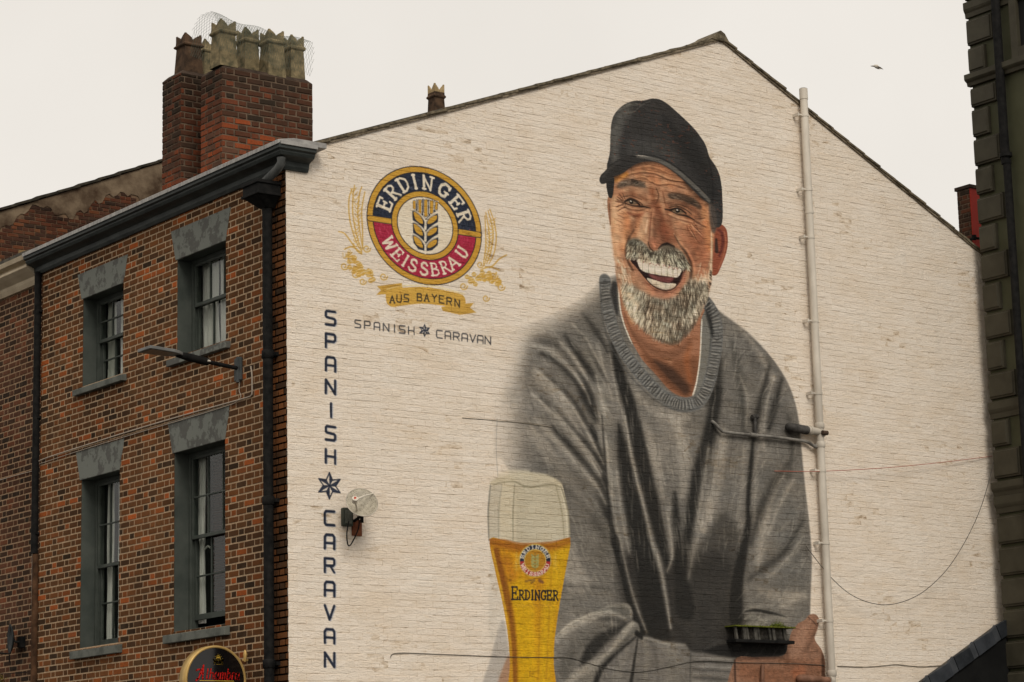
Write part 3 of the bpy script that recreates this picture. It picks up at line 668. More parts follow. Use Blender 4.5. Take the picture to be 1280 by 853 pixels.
    def arc_text(txt, pxs, r0, r1, flip, wid, thick):
        for ch, (px, py) in zip(txt, pxs):
            x, z = GW(px, py); th = math.atan2((z-lc[1])/lrz, (x-lc[0])/lrx)
            ww = wid*(.5 if ch == 'I' else (1.25 if ch == 'W' else 1))
            def fn(gx_, gy_):
                g = (gx_-.5)*ww; R = r0+(r1-r0)*gy_ if not flip else r1+(r0-r1)*gy_
                return raw(LP(R, th - g if not flip else th + g))
            for k, st in enumerate(serif[ch]):
                C.stroke([fn(*p) for p in st], (thick if k == 0 else thick*.72), (206,190,164), .97, .6, raw=True)
    arc_text('ERDINGER', [(479.4,255),(488.8,239.5),(503.3,230.5),(518,228),(534,230.6),(554,239),(568.8,254.5),(578,271)], .625, .85, False, .25, 4.6)
    arc_text('WEISSBRAU', [(484,306),(496,319),(505.5,328),(516,332.5),(530,336.5),(543,337.5),(556,336),(567.5,331),(579,317)], .635, .835, True, .20, 3.6)
    # ear of wheat in the centre
    zz = lambda x, y: (450 + x/8, 200 + y/8)
    C.fill([zz(520,405),zz(640,390),zz(775,415),zz(778,700),zz(778,850),zz(720,905),zz(660,915),zz(580,895),zz(532,830),zz(526,640)], NAVY, 1, .4, False)
    for x0_, x1_, y0_, y1_ in [(528,552,412,490),(582,610,400,535),(640,670,400,565),(697,728,410,535),(750,774,422,495)]:
        C.fill([zz(x0_-9,y0_-9),zz(x1_+9,y0_-9),zz(x1_+9,y1_),zz((x0_+x1_)/2,y1_+26),zz(x0_-9,y1_)], (204,188,162), 1, .3, False)
    for x0_, x1_, y0_, y1_ in [(528,552,412,490),(582,610,400,535),(640,670,400,565),(697,728,410,535),(750,774,422,495)]:
        C.fill([zz(x0_-3,y0_-3),zz(x1_+3,y0_-3),zz(x1_+3,y1_),zz((x0_+x1_)/2,y1_+12),zz(x0_-3,y1_)], (34,32,34), 1, .3, False)
        C.fill([zz(x0_,y0_),zz(x1_,y0_),zz(x1_,y1_-2),zz((x0_+x1_)/2,y1_+6),zz(x0_,y1_-2)], GOLD, 1, .3, False)
    for k in range(3):
        o = k*118
        if k == 2: o = 240
        for pts in ([(522,500+o),(585,540+o),(648,610+o),(650,690+o)], [(778,520+o),(715,560+o),(660,620+o),(650,690+o)]):
            C.stroke([zz(*p) for p in pts], 2.4, (204,188,162), 1, .5)
        for pts in ([(527,515+o),(565,530+o),(615,580+o),(634,648+o),(590,636+o),(545,592+o)], [(772,552+o),(722,565+o),(680,598+o),(664,646+o),(712,640+o),(765,600+o)]):
            C.fill([zz(*p) for p in pts], (34,32,34), 1, .9)
            c_ = np.mean(pts, 0); C.fill([zz(c_[0]+(p[0]-c_[0])*.86, c_[1]+(p[1]-c_[1])*.86) for p in pts], GOLD, 1, .3)
    # gold wheat, hops and scrolls either side
    G2 = (180,138,58)
    for pts in ([(452,316),(444,300),(437,275),(436,250),(440,236)], [(452,314),(446,296),(441,270),(441,246),(443,232)], [(453,312),(450,292),(447,268),(449,244),(452,234)], [(453,310),(453,290),(452,262),(456,240)],
                [(423,290),(430,292),(438,302),(446,314),(452,318)], [(430,312),(440,309),(452,317)],
                [(611,330),(617,318),(620,300),(618,280),(612,262)], [(608,330),(614,312),(616,290),(610,264)], [(605,332),(611,310),(611,290),(607,266)], [(604,330),(607,305),(606,270)],
                [(606,334),(615,333),(624,324),(633,319)], [(600,338),(612,334),(624,338)]):
        C.stroke(pts, [1.0,1.5,1.1], G2, .9, .5)
    for k in range(14):
        y = 240 + k*5.3; x = 441 + k*.5 + 3*math.sin(k*.35)
        C.stroke([(x-3, y-4), (x, y), (x+4, y-5)], 1.0, G2, .7, .4)
        y = 276 + k*3.9; x = 615 - k*.5
        C.stroke([(x-3, y-4), (x, y), (x+4, y-3)], 1.0, G2, .7, .4)
    for cx, cy, n in ((450,338,14),(604,345,16),(462,345,6),(441,329,6),(590,350,7),(615,352,6)):
        for k in range(n):
            th = random.uniform(0, 6.3); r = random.uniform(1, 10); x, y = cx+r*math.cos(th), cy+r*.8*math.sin(th)
            C.fill([(x-3,y),(x,y-3.2),(x+3.4,y-.6),(x+2,y+3),(x-1.5,y+2.4)], G2, .85, .5)
            C.stroke([(x-3,y+1),(x+3,y-1)], .7, (206,190,160), .7, .4)
    for cx, cy, r in ((458,311,5),(430,333,5),(439,324,5.5),(479,346,5),(453,352,4.5),(444,343,5),(600,331,4.5),(579,358,5),(626,359,5),(607,373,4.5),(617,345,5.5),(622,351,4)):
        C.stroke([(cx+r*f_*math.cos(t_), cy+r*f_*math.sin(t_)) for t_, f_ in zip(np.linspace(0, 7.5, 14), np.linspace(1, .3, 14))], 1.2, G2, .85, .5)
    for cx, cy in ((434,318),(442,336),(617,344)):
        for k in range(12):
            C.stroke([(cx+random.uniform(-6,6), cy+random.uniform(-5,6)), (cx+random.uniform(-6,6), cy+random.uniform(-5,6))], .9, G2, .6, .5)
    # ribbon with AUS BAYERN
    BN = (176,134,52)
    C.fill([(471,358),(502,354),(503,363),(484,368),(470,369),(476,363)], BN, .95, .4, False)
    C.fill([(551,384),(578,380),(592,379),(587,385),(595,391),(575,394),(553,389)], BN, .95, .4, False)
    C.fill([(483,364),(492,361),(510,359.5),(530,359),(555,363),(579,370),(579,385),(560,383.5),(530,380),(505,382),(490,384),(483,378)], (184,142,60), 1, .4)
    C.stroke([(483,362),(500,358),(530,357),(555,361),(580,368)], .9, (206,180,120), .8, .4)
    C.stroke([(500,365),(500,381)], 1, (140,100,34), .6, .5); C.stroke([(478,360),(500,357)], 1, (140,100,34), .6, .5)
    tx = [('A',490,374.5,0),('U',498.5,373.5,0),('S',507.5,373,0),('B',524,372,.02),('A',533,372.5,.05),('Y',542.5,373,.1),('E',551.5,374.5,.14),('R',561,376.8,.18),('N',571,379.5,.2)]
    for ch, x, y, sl_ in tx:
        glyph(plain if ch not in 'A' else serif, ch, lambda gx_, gy_: (x-2.7+5.6*gx_, y+4.4-8.8*gy_+(gx_-.5)*6*(sl_+.06)), 1.25, (44,38,30), .95)
    # SPANISH * CARAVAN, level and upright
    INK = (24,30,44)
    line = [('S',448,405.5),('P',459,406.7),('A',471,408),('N',483.5,409.6),('I',494,411),('S',502.5,412),('H',514.5,413.4),('C',549,418),('A',560,419.3),('R',571.5,420.7),('A',582.5,422),('V',592.5,423.4),('A',598.2+4,424.6),('N',612-3,426)]
    xs_ = [447,459,471,482.5,493,502.5,514, 549,559.5,570,580.5,590.5,600,609.5]
    for (ch, _, y), x in zip(line, xs_):
        yy = 405.2 + (x-447)*.1265
        glyph(plain, ch, lambda gx_, gy_: (x-3.5+7*gx_, yy+4.6-9.2*gy_+(gx_-.5)*.9), 1.25, (44,44,48), .92)
    def star(cx, cy, R, lw):
        P = [(cx + (R if k % 2 == 0 else R*.5)*math.sin(k*PI/6)*.93, cy - (R if k % 2 == 0 else R*.5)*math.cos(k*PI/6)+.5*math.sin(k*PI/6)) for k in range(12)]
        for k in range(0, 12, 2):
            C.fill([(cx, cy), P[k], P[(k+1) % 12]], INK, .92, .2, False)
        C.stroke(P + [P[0]], lw, INK, .95, .35, sm=False)
        for k in range(0, 12): C.stroke([(cx, cy), P[k]], lw*.6, INK, .8, .3, sm=False)
    star(530.5, 413.5, 7.6, .8); star(411.5, 607.5, 16.5, 1.3)
    for ch, y in zip('SPANISH', (398,426.5,455.5,484,513,542,571)):
        for ddx, cc in ((1.2, (120,126,140)), (0, INK)):
            glyph(plain, ch, lambda gx_, gy_: (412.5-5.6+11.6*gx_+ddx+(.8 if ch == 'I' else 0), y+8.4-16.8*gy_+(gx_-.5)*1.5+ddx*.6), 2.5, cc, .5 if ddx else .98)
    for ch, y in zip('CARAVAN', (648,677.5,707,736.5,766,795.5,825)):
        for ddx, cc in ((1.2, (120,126,140)), (0, INK)):
            glyph(plain, ch, lambda gx_, gy_: (411.5-5.8+11.8*gx_+ddx, y+8.6-17.2*gy_+(gx_-.5)*.8+ddx*.6), 2.5, cc, .5 if ddx else .98)
    # on the glass
    x = 639.0
    for k, ch in enumerate('ERDINGER'):
        wd = 8.2 if k == 0 else (4.2 if ch == 'I' else 6.6); hh = 15.5 if k == 0 else 11.5
        glyph(serif, ch, lambda gx_, gy_: (x+wd*gx_, 749.5-hh*gy_+(x-639)*.015), 1.7, (22,22,28), .96)
        x += wd + .9
    def mini(txt, a0, a1, r0, r1, flip):
        for k, ch in enumerate(txt):
            th = a0+(a1-a0)*k/(len(txt)-1)
            glyph(serif, ch, lambda gx_, gy_: (668.5+(r0+(r1-r0)*gy_)*math.cos(th+(gx_-.5)*.28*(-1 if flip else 1)), 701+(r0+(r1-r0)*gy_)*math.sin(th+(gx_-.5)*.28*(-1 if flip else 1))*1.03), .9, (204,192,170), .9)
    mini('ERDINGER', -2.85, -.3, 14.8, 18.6, False); mini('WEISSBRAU', 2.75, .4, 18.4, 14.8, True)
    C.stroke([(668.5,692),(668.5,713)], .8, (96,92,50), .9, .4)
    for k in range(4):
        for sx in (-1, 1): C.fill([(668.5,698+k*4),(668.5+sx*2,694.5+k*4),(668.5+sx*5,693+k*4),(668.5+sx*3.5,697.5+k*4)], (140,136,84), .9, .4)
    C.stroke([(657,727),(668,725),(664,729)], 1.6, (96,70,40), .7, .8); C.stroke([(674,726),(678,728)], 3, (92,56,46), .7, .8)
    for x0_ in np.arange(645, 690, 2.6): C.stroke([(x0_, 756+random.uniform(-1.5,1.5)), (x0_+2, 759+random.uniform(-2,2))], .8, (150,112,40), .6, .4)
    for k in range(24): C.stroke([(650+random.uniform(-5,0), 690+random.uniform(0,26)), (646+random.uniform(-5,0), 690+random.uniform(0,26))], .7, (196,160,80), .25, .5); C.stroke([(692+random.uniform(0,5), 690+random.uniform(0,26)), (690+random.uniform(0,5), 690+random.uniform(0,26))], .7, (196,160,80), .25, .5)
    return C.c
# ------------------------------------------------------------------ helpers: objects
def link(o, parent=None):
    COL.objects.link(o)
    if parent is not None: o.parent = parent
    return o
def thing(name, label, cat, loc=(0, 0, 0), group=None):
    o = bpy.data.objects.new(name, None); o.empty_display_size = .2; o.location = loc
    link(o); o['label'] = label; o['category'] = cat
    if group: o['group'] = group
    o['_loc'] = list(loc); del o['_loc']
    return o
def tag(o, label=None, cat=None, group=None, kind=None):
    if label: o['label'] = label
    if cat: o['category'] = cat
    if group: o['group'] = group
    if kind: o['kind'] = kind
    return o
def worldloc(o):
    v = Vector((0, 0, 0))
    while o is not None: v += o.location; o = o.parent
    return v
class MB:
    """collects world-space faces; build() links them as one mesh object"""
    def __init__(s): s.v = []; s.f = []; s.mi = []; s.cur = 0; s.smooth = []
    def mat(s, i): s.cur = i; return s
    def add(s, vs, fs, smooth=False):
        n = len(s.v); s.v += [tuple(p) for p in vs]
        for f in fs: s.f.append([n+i for i in f]); s.mi.append(s.cur); s.smooth.append(smooth)
        return s
    def box(s, x0, x1, y0, y1, z0, z1):
        return s.add([(x0,y0,z0),(x1,y0,z0),(x1,y1,z0),(x0,y1,z0),(x0,y0,z1),(x1,y0,z1),(x1,y1,z1),(x0,y1,z1)],
                     [(0,3,2,1),(4,5,6,7),(0,1,5,4),(1,2,6,5),(2,3,7,6),(3,0,4,7)])
    def prism(s, pts, axis, a, b):
        """polygon pts (2D, in the two other axes in order) extruded along axis from a to b"""
        def P(p, t):
            if axis == 0: return (t, p[0], p[1])
            if axis == 1: return (p[0], t, p[1])
            return (p[0], p[1], t)
        n = len(pts)
        return s.add([P(p, a) for p in pts] + [P(p, b) for p in pts],
                     [tuple(range(n)), tuple(range(2*n-1, n-1, -1))] + [(i, i+n, (i+1) % n + n, (i+1) % n) for i in range(n)])
    def tube(s, pts, r, n=10, caps=True, smooth=True):
        pts = [Vector(p) for p in pts]; m = len(pts)
        rs = list(r) if hasattr(r, '__len__') else [r]*m
        vs = []; up = None
        for i in range(m):
            t = (pts[min(i+1, m-1)] - pts[max(i-1, 0)]).normalized()
            if up is None:
                up = Vector((0, 0, 1)) if abs(t.z) < .9 else Vector((1, 0, 0))
            a = t.cross(up).normalized(); b = a.cross(t).normalized(); up = b
            for k in range(n):
                th = 2*PI*k/n; vs.append(pts[i] + a*(rs[i]*math.cos(th)) + b*(rs[i]*math.sin(th)))
        fs = [(i*n+k, i*n+(k+1) % n, (i+1)*n+(k+1) % n, (i+1)*n+k) for i in range(m-1) for k in range(n)]
        s.add(vs, fs, smooth)
        if caps: s.add(vs[:n], [tuple(range(n-1, -1, -1))]); s.add(vs[-n:], [tuple(range(n))])
        return s
    def build(s, name, mats, parent=None, kind=None, bevel=0):
        me = bpy.data.meshes.new(name)
        off = worldloc(parent) if parent is not None else Vector((0, 0, 0))
        me.from_pydata([Vector(p) - off for p in s.v], [], s.f)
        if not isinstance(mats, (list, tuple)): mats = [mats]
        for m in mats: me.materials.append(m)
        for p, mi, sm in zip(me.polygons, s.mi, s.smooth): p.material_index = mi; p.use_smooth = sm
        bm = bmesh.new(); bm.from_mesh(me); bmesh.ops.recalc_face_normals(bm, faces=bm.faces); bm.to_mesh(me); bm.free()
        me.update()
        o = bpy.data.objects.new(name, me); link(o, parent)
        if kind: o['kind'] = kind
        if bevel:
            b = o.modifiers.new('bevel', 'BEVEL'); b.width = bevel; b.segments = 2; b.limit_method = 'ANGLE'
        return o

# ------------------------------------------------------------------ materials
def srgb(c):
    c = [x/255 for x in c]
    return tuple(x/12.92 if x <= .04045 else ((x+.055)/1.055)**2.4 for x in c) + (1,)
def newmat(name):
    m = bpy.data.materials.new(name); m.use_nodes = True; nt = m.node_tree
    return m, nt, nt.nodes['Principled BSDF']
def N(nt, t, **kw):
    n = nt.nodes.new(t)
    for k, v in kw.items():
        if k.startswith('_'): setattr(n, k[1:], v)
        else: n.inputs[k].default_value = v
    return n
def ramp(nt, fac, stops):
    r = nt.nodes.new('ShaderNodeValToRGB'); e = r.color_ramp.elements
    while len(e) < len(stops): e.new(0.5)
    for el, (p, c) in zip(e, stops): el.position = p; el.color = tuple(c) + (1,) if len(c) == 3 else c
    nt.links.new(fac, r.inputs['Fac']); return r.outputs['Color']
def coords(nt, obj=None, scale=(1, 1, 1)):
    tc = nt.nodes.new('ShaderNodeTexCoord')
    geo = nt.nodes.new('ShaderNodeNewGeometry')
    mp = nt.nodes.new('ShaderNodeMapping'); mp.inputs['Scale'].default_value = scale
    nt.links.new(geo.outputs['Position'], mp.inputs['Vector']); return mp.outputs['Vector']
def noise(nt, vec, scale, detail=4, rough=.55):
    n = N(nt, 'ShaderNodeTexNoise', Scale=scale, Detail=detail, Roughness=rough); nt.links.new(vec, n.inputs['Vector']); return n.outputs['Fac']
def mixc(nt, fac, a, b, mode='MIX'):
    m = nt.nodes.new('ShaderNodeMix'); m.data_type = 'RGBA'; m.blend_type = mode
    for sock, v in ((m.inputs[0], fac), (m.inputs[6], a), (m.inputs[7], b)):
        if isinstance(v, (int, float)): sock.default_value = v
        elif isinstance(v, (tuple, list)): sock.default_value = tuple(v) + (1,) if len(v) == 3 else v
        else: nt.links.new(v, sock)
    return m.outputs[2]
def math_(nt, op, a, b=None, c=None):
    m = nt.nodes.new('ShaderNodeMath'); m.operation = op
    for i, v in enumerate((a, b, c)):
        if v is None: continue
        if isinstance(v, (int, float)): m.inputs[i].default_value = v
        else: nt.links.new(v, m.inputs[i])
    return m.outputs[0]
def bump(nt, h, strength, dist, prev=None):
    b = N(nt, 'ShaderNodeBump', Strength=strength, Distance=dist); nt.links.new(h, b.inputs['Height'])
    if prev is not None: nt.links.new(prev, b.inputs['Normal'])
    return b.outputs['Normal']
def simple(name, c1, c2, scale=8, rough=.7, bstr=.4, bdist=.003, bscale=60, metal=0, lo=.35, hi=.65, stretch=(1, 1, 1), spec=.12):
    m, nt, b = newmat(name)
    v = coords(nt, scale=stretch)
    nt.links.new(ramp(nt, noise(nt, v, scale, 6, .6), [(lo, c1), (hi, c2)]), b.inputs['Base Color'])
    b.inputs['Roughness'].default_value = rough; b.inputs['Metallic'].default_value = metal
    b.inputs['Specular IOR Level'].default_value = spec
    if bstr: nt.links.new(bump(nt, noise(nt, coords(nt), bscale, 4), bstr, bdist), b.inputs['Normal'])
    return m
def tone(nt):
    a = N(nt, 'ShaderNodeAttribute', _attribute_name='tone', _attribute_type='GEOMETRY'); b = N(nt, 'ShaderNodeAttribute', _attribute_name='tone', _attribute_type='OBJECT')
    return math_(nt, 'ADD', a.outputs['Fac'], b.outputs['Fac'])
def brick_mat(name, stops, soot=0.0, dirt=(.05, .035, .025)):
    m, nt, b = newmat(name); v = coords(nt)
    base = ramp(nt, tone(nt), stops)
    n1 = noise(nt, v, 38, 6, .65); n2 = noise(nt, v, 9, 4); n3 = noise(nt, v, 1.1, 5, .6)
    n4 = noise(nt, v, .55, 4, .6)
    col = mixc(nt, ramp(nt, n1, [(.3, (0, 0, 0)), (.7, (1, 1, 1))]), mixc(nt, .45, base, dirt), base)
    col = mixc(nt, 1.0, col, ramp(nt, n4, [(.35, (.72, .70, .68)), (.65, (1.22, 1.18, 1.15))]), 'MULTIPLY')
    col = mixc(nt, math_(nt, 'MULTIPLY', ramp(nt, n2, [(.5, (0, 0, 0)), (.72, (1, 1, 1))]), .16), col, (.14, .10, .07))
    if soot: col = mixc(nt, math_(nt, 'MULTIPLY', ramp(nt, n3, [(.42, (0, 0, 0)), (.66, (1, 1, 1))]), soot), col, (.03, .024, .018))
    nt.links.new(col, b.inputs['Base Color']); b.inputs['Roughness'].default_value = .95; b.inputs['Specular IOR Level'].default_value = .08
    nt.links.new(bump(nt, n1, .6, .004, bump(nt, noise(nt, v, 160, 3), .4, .002)), b.inputs['Normal'])
    return m
RED_STOPS = [(0, (0.0288, 0.0168, 0.0084)), (0.09, (0.0576, 0.028, 0.0126)), (0.28, (0.1056, 0.0448, 0.0158)), (0.5, (0.15, 0.0582, 0.0189)), (0.7, (0.186, 0.0672, 0.0199)), (0.86, (0.114, 0.056, 0.0221)), (0.94, (0.288, 0.0806, 0.0189)), (1, (0.444, 0.1064, 0.0231))]
CHIM_STOPS = [(0, (0.0275, 0.0192, 0.0132)), (0.25, (0.0625, 0.03, 0.0187)), (0.45, (0.1125, 0.0384, 0.0198)), (0.65, (0.1875, 0.0504, 0.022)), (0.85, (0.325, 0.072, 0.022)), (1, (0.125, 0.06, 0.0385))]
OLD_STOPS = [(0, (.022, .012, .009)), (.4, (.065, .022, .013)), (.8, (.12, .035, .016)), (.965, (.19, .06, .022)), (1, (.40, .28, .13))]
m_brick = brick_mat('red_brick', RED_STOPS)
m_brickN = brick_mat('brown_brick', [(0, (.02, .014, .01)), (.3, (.05, .026, .016)), (.6, (.095, .040, .022)), (.85, (.13, .05, .026)), (1, (.2, .065, .028))])
m_chim = brick_mat('sooty_brick', CHIM_STOPS, soot=.7)
m_old = brick_mat('weathered_brick', OLD_STOPS, soot=.5)
m_mortar = simple('lime_mortar', (.37, .255, .155), (.50, .355, .225), 22, .95, .7, .003, 120)
m_mortarN = simple('brown_mortar', (.27, .175, .105), (.36, .24, .15), 22, .95, .7, .003, 120)
m_mortarC = simple('sooty_mortar', (.065, .045, .032), (.17, .118, .08), 6, .95, .7, .003, 120)
m_stone = simple('painted_stone', (.080, .085, .074), (.135, .14, .122), 5.5, .75, .5, .004, 40, lo=.38, hi=.56)
def flaky():
    m, nt, b = newmat('flaking_grey_paint'); v = coords(nt)
    n = noise(nt, v, 4.2, 7, .68); n2 = noise(nt, v, 30, 4)
    col = mixc(nt, ramp(nt, n, [(.50, (0, 0, 0)), (.535, (1, 1, 1))]), (.165, .172, .152), mixc(nt, n2, (.085, .085, .078), (.12, .118, .105)))
    nt.links.new(col, b.inputs['Base Color']); b.inputs['Roughness'].default_value = .85; b.inputs['Specular IOR Level'].default_value = .1
    nt.links.new(bump(nt, n, .9, .006, bump(nt, n2, .3, .002)), b.inputs['Normal']); return m
m_flaky = flaky()
m_frame = simple('grey_window_paint', (.050, .058, .050), (.075, .083, .072), 6, .5, .2, .002, 80)
m_reveal = simple('grey_reveal_paint', (.050, .058, .051), (.078, .086, .075), 3, .6, .35, .003, 50)
m_cornice = simple('dark_cornice_paint', (.030, .034, .033), (.055, .062, .058), 4, .5, .3, .003, 40, stretch=(1, 1, 3))
m_lead = simple('lead_flashing', (.24, .23, .22), (.40, .385, .36), 7, .55, .3, .004, 30, stretch=(1, 4, 1))
m_cream = simple('cream_cornice_paint', (.42, .34, .235), (.55, .46, .33), 3, .6, .3, .003, 30)
m_black = simple('black_pipe_paint', (.006, .006, .006), (.016, .015, .014), 14, .75, .35, .002, 60, spec=.08)
m_slate = simple('slate', (.045, .042, .038), (.12, .105, .08), 9, .8, .8, .006, 30)
m_verge = simple('mossy_verge_tile', (.055, .045, .030), (.185, .150, .10), 14, .9, .9, .008, 45, lo=.34, hi=.62)
m_white_pipe = simple('white_pipe_paint', (.46, .41, .345), (.67, .605, .515), 4, .45, .3, .002, 30, stretch=(1, 1, .3))
m_grey_pipe = simple('grey_painted_pipe', (.10, .092, .082), (.28, .26, .23), 7, .6, .3, .002, 60)
m_darkpipe = simple('dark_painted_pipe', (.03, .028, .026), (.115, .105, .095), 7, .6, .3, .002, 60)
m_skinpipe = simple('brown_painted_pipe', (.13, .065, .04), (.25, .13, .085), 7, .55, .3, .002, 60)
m_pot = simple('lichened_terracotta', (.085, .075, .045), (.29, .225, .125), 9, .95, .8, .005, 60, lo=.36, hi=.66)
m_potdark = simple('sooty_terracotta', (.03, .02, .014), (.10, .06, .036), 9, .95, .8, .005, 60)
m_potlight = simple('buff_terracotta', (.28, .2, .1), (.42, .31, .17), 9, .9, .5, .004, 60)
m_flaunch = simple('cement_flaunching', (.028, .02, .015), (.075, .05, .036), 8, .95, .8, .006, 40)
m_render = simple('old_cement_render', (.050, .030, .018), (.19, .14, .092), 2.2, .95, .8, .01, 20, lo=.36, hi=.66)
m_glass, nt_, b_ = newmat('window_glass')
nt_.nodes.remove(b_)
_tr = nt_.nodes.new('ShaderNodeBsdfTransparent'); _tr.inputs[0].default_value = (.90, .92, .91, 1); _gl = nt_.nodes.new('ShaderNodeBsdfGlossy'); _gl.inputs['Roughness'].default_value = .04
_lw = nt_.nodes.new('ShaderNodeLayerWeight'); _lw.inputs['Blend'].default_value = .5; _pw = nt_.nodes.new('ShaderNodeMath'); _pw.operation = 'POWER'; _pw.inputs[1].default_value = 3.0; nt_.links.new(_lw.outputs['Facing'], _pw.inputs[0]); _fr = nt_.nodes.new('ShaderNodeMath'); _fr.operation = 'MULTIPLY_ADD'; _fr.inputs[1].default_value = .22; _fr.inputs[2].default_value = .02; nt_.links.new(_pw.outputs[0], _fr.inputs[0]); _mx = nt_.nodes.new('ShaderNodeMixShader')
nt_.links.new(_fr.outputs[0], _mx.inputs[0]); nt_.links.new(_tr.outputs[0], _mx.inputs[1]); nt_.links.new(_gl.outputs[0], _mx.inputs[2]); nt_.links.new(_mx.outputs[0], nt_.nodes['Material Output'].inputs['Surface'])
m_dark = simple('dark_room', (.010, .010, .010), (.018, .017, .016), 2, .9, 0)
m_net = simple('pale_curtain', (.60, .57, .52), (.82, .79, .73), 3, .95, .5, .02, 6, stretch=(1, 14, .3))
m_net2 = simple('greenish_net_curtain', (.45, .44, .38), (.62, .60, .53), 3, .95, .5, .02, 6, stretch=(1, 14, .3))
m_blind = simple('dark_red_blind', (.05, .018, .014), (.085, .03, .022), 3, .9, .4, .01, 4, stretch=(1, 1, 16))
m_whitewood = simple('white_pole', (.55, .53, .48), (.66, .63, .58), 6, .5, 0)

# mural + whitewashed brick paint: the mural is paint on this wall, mapped in wall metres
canvas = paint()
def lin(a): return np.where(a <= .04045, a/12.92, ((a+.055)/1.055)**2.4)
zz_ = (np.arange(THp)/TS + TZ0)[:, None, None]
ratio = lin(np.clip(canvas, 0, 1)) / lin(np.array(WHITE)/255.0)
ratio = np.clip(ratio, 0, 1.0)
img = bpy.data.images.new('mural_paint', TWp, THp, alpha=False, float_buffer=True)
img.colorspace_settings.name = 'Non-Color'
buf = np.ones((THp, TWp, 4), np.float32); buf[..., :3] = ratio
img.pixels.foreach_set(buf.ravel()); img.update(); img.pack()
def mural_mat(name, joint=False):
    m, nt, b = newmat(name)
    geo = nt.nodes.new('ShaderNodeNewGeometry'); sep = nt.nodes.new('ShaderNodeSeparateXYZ'); nt.links.new(geo.outputs['Position'], sep.inputs[0])
    v = coords(nt)
    # wobble follows the mortar a little, as paint does on rough brick
    u = math_(nt, 'DIVIDE', math_(nt, 'SUBTRACT', sep.outputs['X'], TX0), TX1 - TX0)
    w_ = math_(nt, 'DIVIDE', math_(nt, 'SUBTRACT', sep.outputs['Z'], TZ0), TZ1 - TZ0)
    cmb = nt.nodes.new('ShaderNodeCombineXYZ'); nt.links.new(u, cmb.inputs[0]); nt.links.new(w_, cmb.inputs[1])
    im = nt.nodes.new('ShaderNodeTexImage'); im.image = img; im.extension = 'EXTEND'; im.interpolation = 'Linear'
    nt.links.new(cmb.outputs[0], im.inputs['Vector'])
    vs = coords(nt, scale=(1, 1, 2.4))
    nA = noise(nt, vs, 1.3, 6, .62); nB = noise(nt, vs, 7, 6, .7); nC = noise(nt, v, 45, 4, .6); nD = noise(nt, vs, 16, 5, .7)
    base = ramp(nt, nA, [(.32, (.84, .755, .66)), (.5, (.81, .70, .585)), (.68, (.74, .60, .455))])
    base = mixc(nt, math_(nt, 'MULTIPLY', ramp(nt, nB, [(.56, (0, 0, 0)), (.72, (1, 1, 1))]), .8), base, (.60, .435, .27))
    base = mixc(nt, math_(nt, 'MULTIPLY', ramp(nt, nD, [(.60, (0, 0, 0)), (.74, (1, 1, 1))]), .35), base, (.42, .36, .28))
    base = mixc(nt, math_(nt, 'MULTIPLY', tone(nt), .30), base, (.60, .49, .36))
    nE = noise(nt, coords(nt, scale=(1, 1, 6)), 5.2, 6, .75)
    base = mixc(nt, math_(nt, 'MULTIPLY', ramp(nt, nE, [(.58, (0, 0, 0)), (.74, (1, 1, 1))]), .42), base, (.50, .38, .26))
    nF = noise(nt, coords(nt, scale=(2.2, 1, .25)), 2.4, 5, .6)
    base = mixc(nt, math_(nt, 'MULTIPLY', ramp(nt, nF, [(.55, (0, 0, 0)), (.8, (1, 1, 1))]), .35), base, (.52, .46, .39))
    base = mixc(nt, .4, base, mixc(nt, nC, (.68, .58, .47), (.88, .79, .68)))
    col = mixc(nt, 1.0, base, im.outputs['Color'], 'MULTIPLY')
    # small chips where the paint has gone and brick or grime shows
    chip = N(nt, 'ShaderNodeTexVoronoi', Scale=8.5, Randomness=1.0); nt.links.new(coords(nt, scale=(1, 1, 1.7)), chip.inputs['Vector'])
    cm = math_(nt, 'MULTIPLY', ramp(nt, chip.outputs['Distance'], [(.055, (1, 1, 1)), (.085, (0, 0, 0))]), ramp(nt, noise(nt, v, 2.7, 3), [(.5, (0, 0, 0)), (.58, (1, 1, 1))]))
    col = mixc(nt, math_(nt, 'MULTIPLY', cm, .6), col, (.12, .085, .06))
    if joint:
        col = mixc(nt, 1.0, col, ramp(nt, noise(nt, coords(nt, scale=(1, 1, 3)), 7, 5, .7), [(.42, (1, .99, .97)), (.56, (.78, .72, .64)), (.67, (.34, .27, .2))]), 'MULTIPLY')
    nt.links.new(col, b.inputs['Base Color']); b.inputs['Roughness'].default_value = .72; b.inputs['Specular IOR Level'].default_value = .25
    vc = coords(nt, scale=(1, 1, 5.5))
    h = bump(nt, noise(nt, vc, 5.2, 6, .72), .8, .016, bump(nt, noise(nt, vs, 22, 5, .65), .9, .012, bump(nt, noise(nt, v, 90, 4), .5, .004)))
    nt.links.new(h, b.inputs['Normal'])
    return m
m_mural = mural_mat('painted_brick_mural'); m_muralj = mural_mat('painted_joint_mural', True)

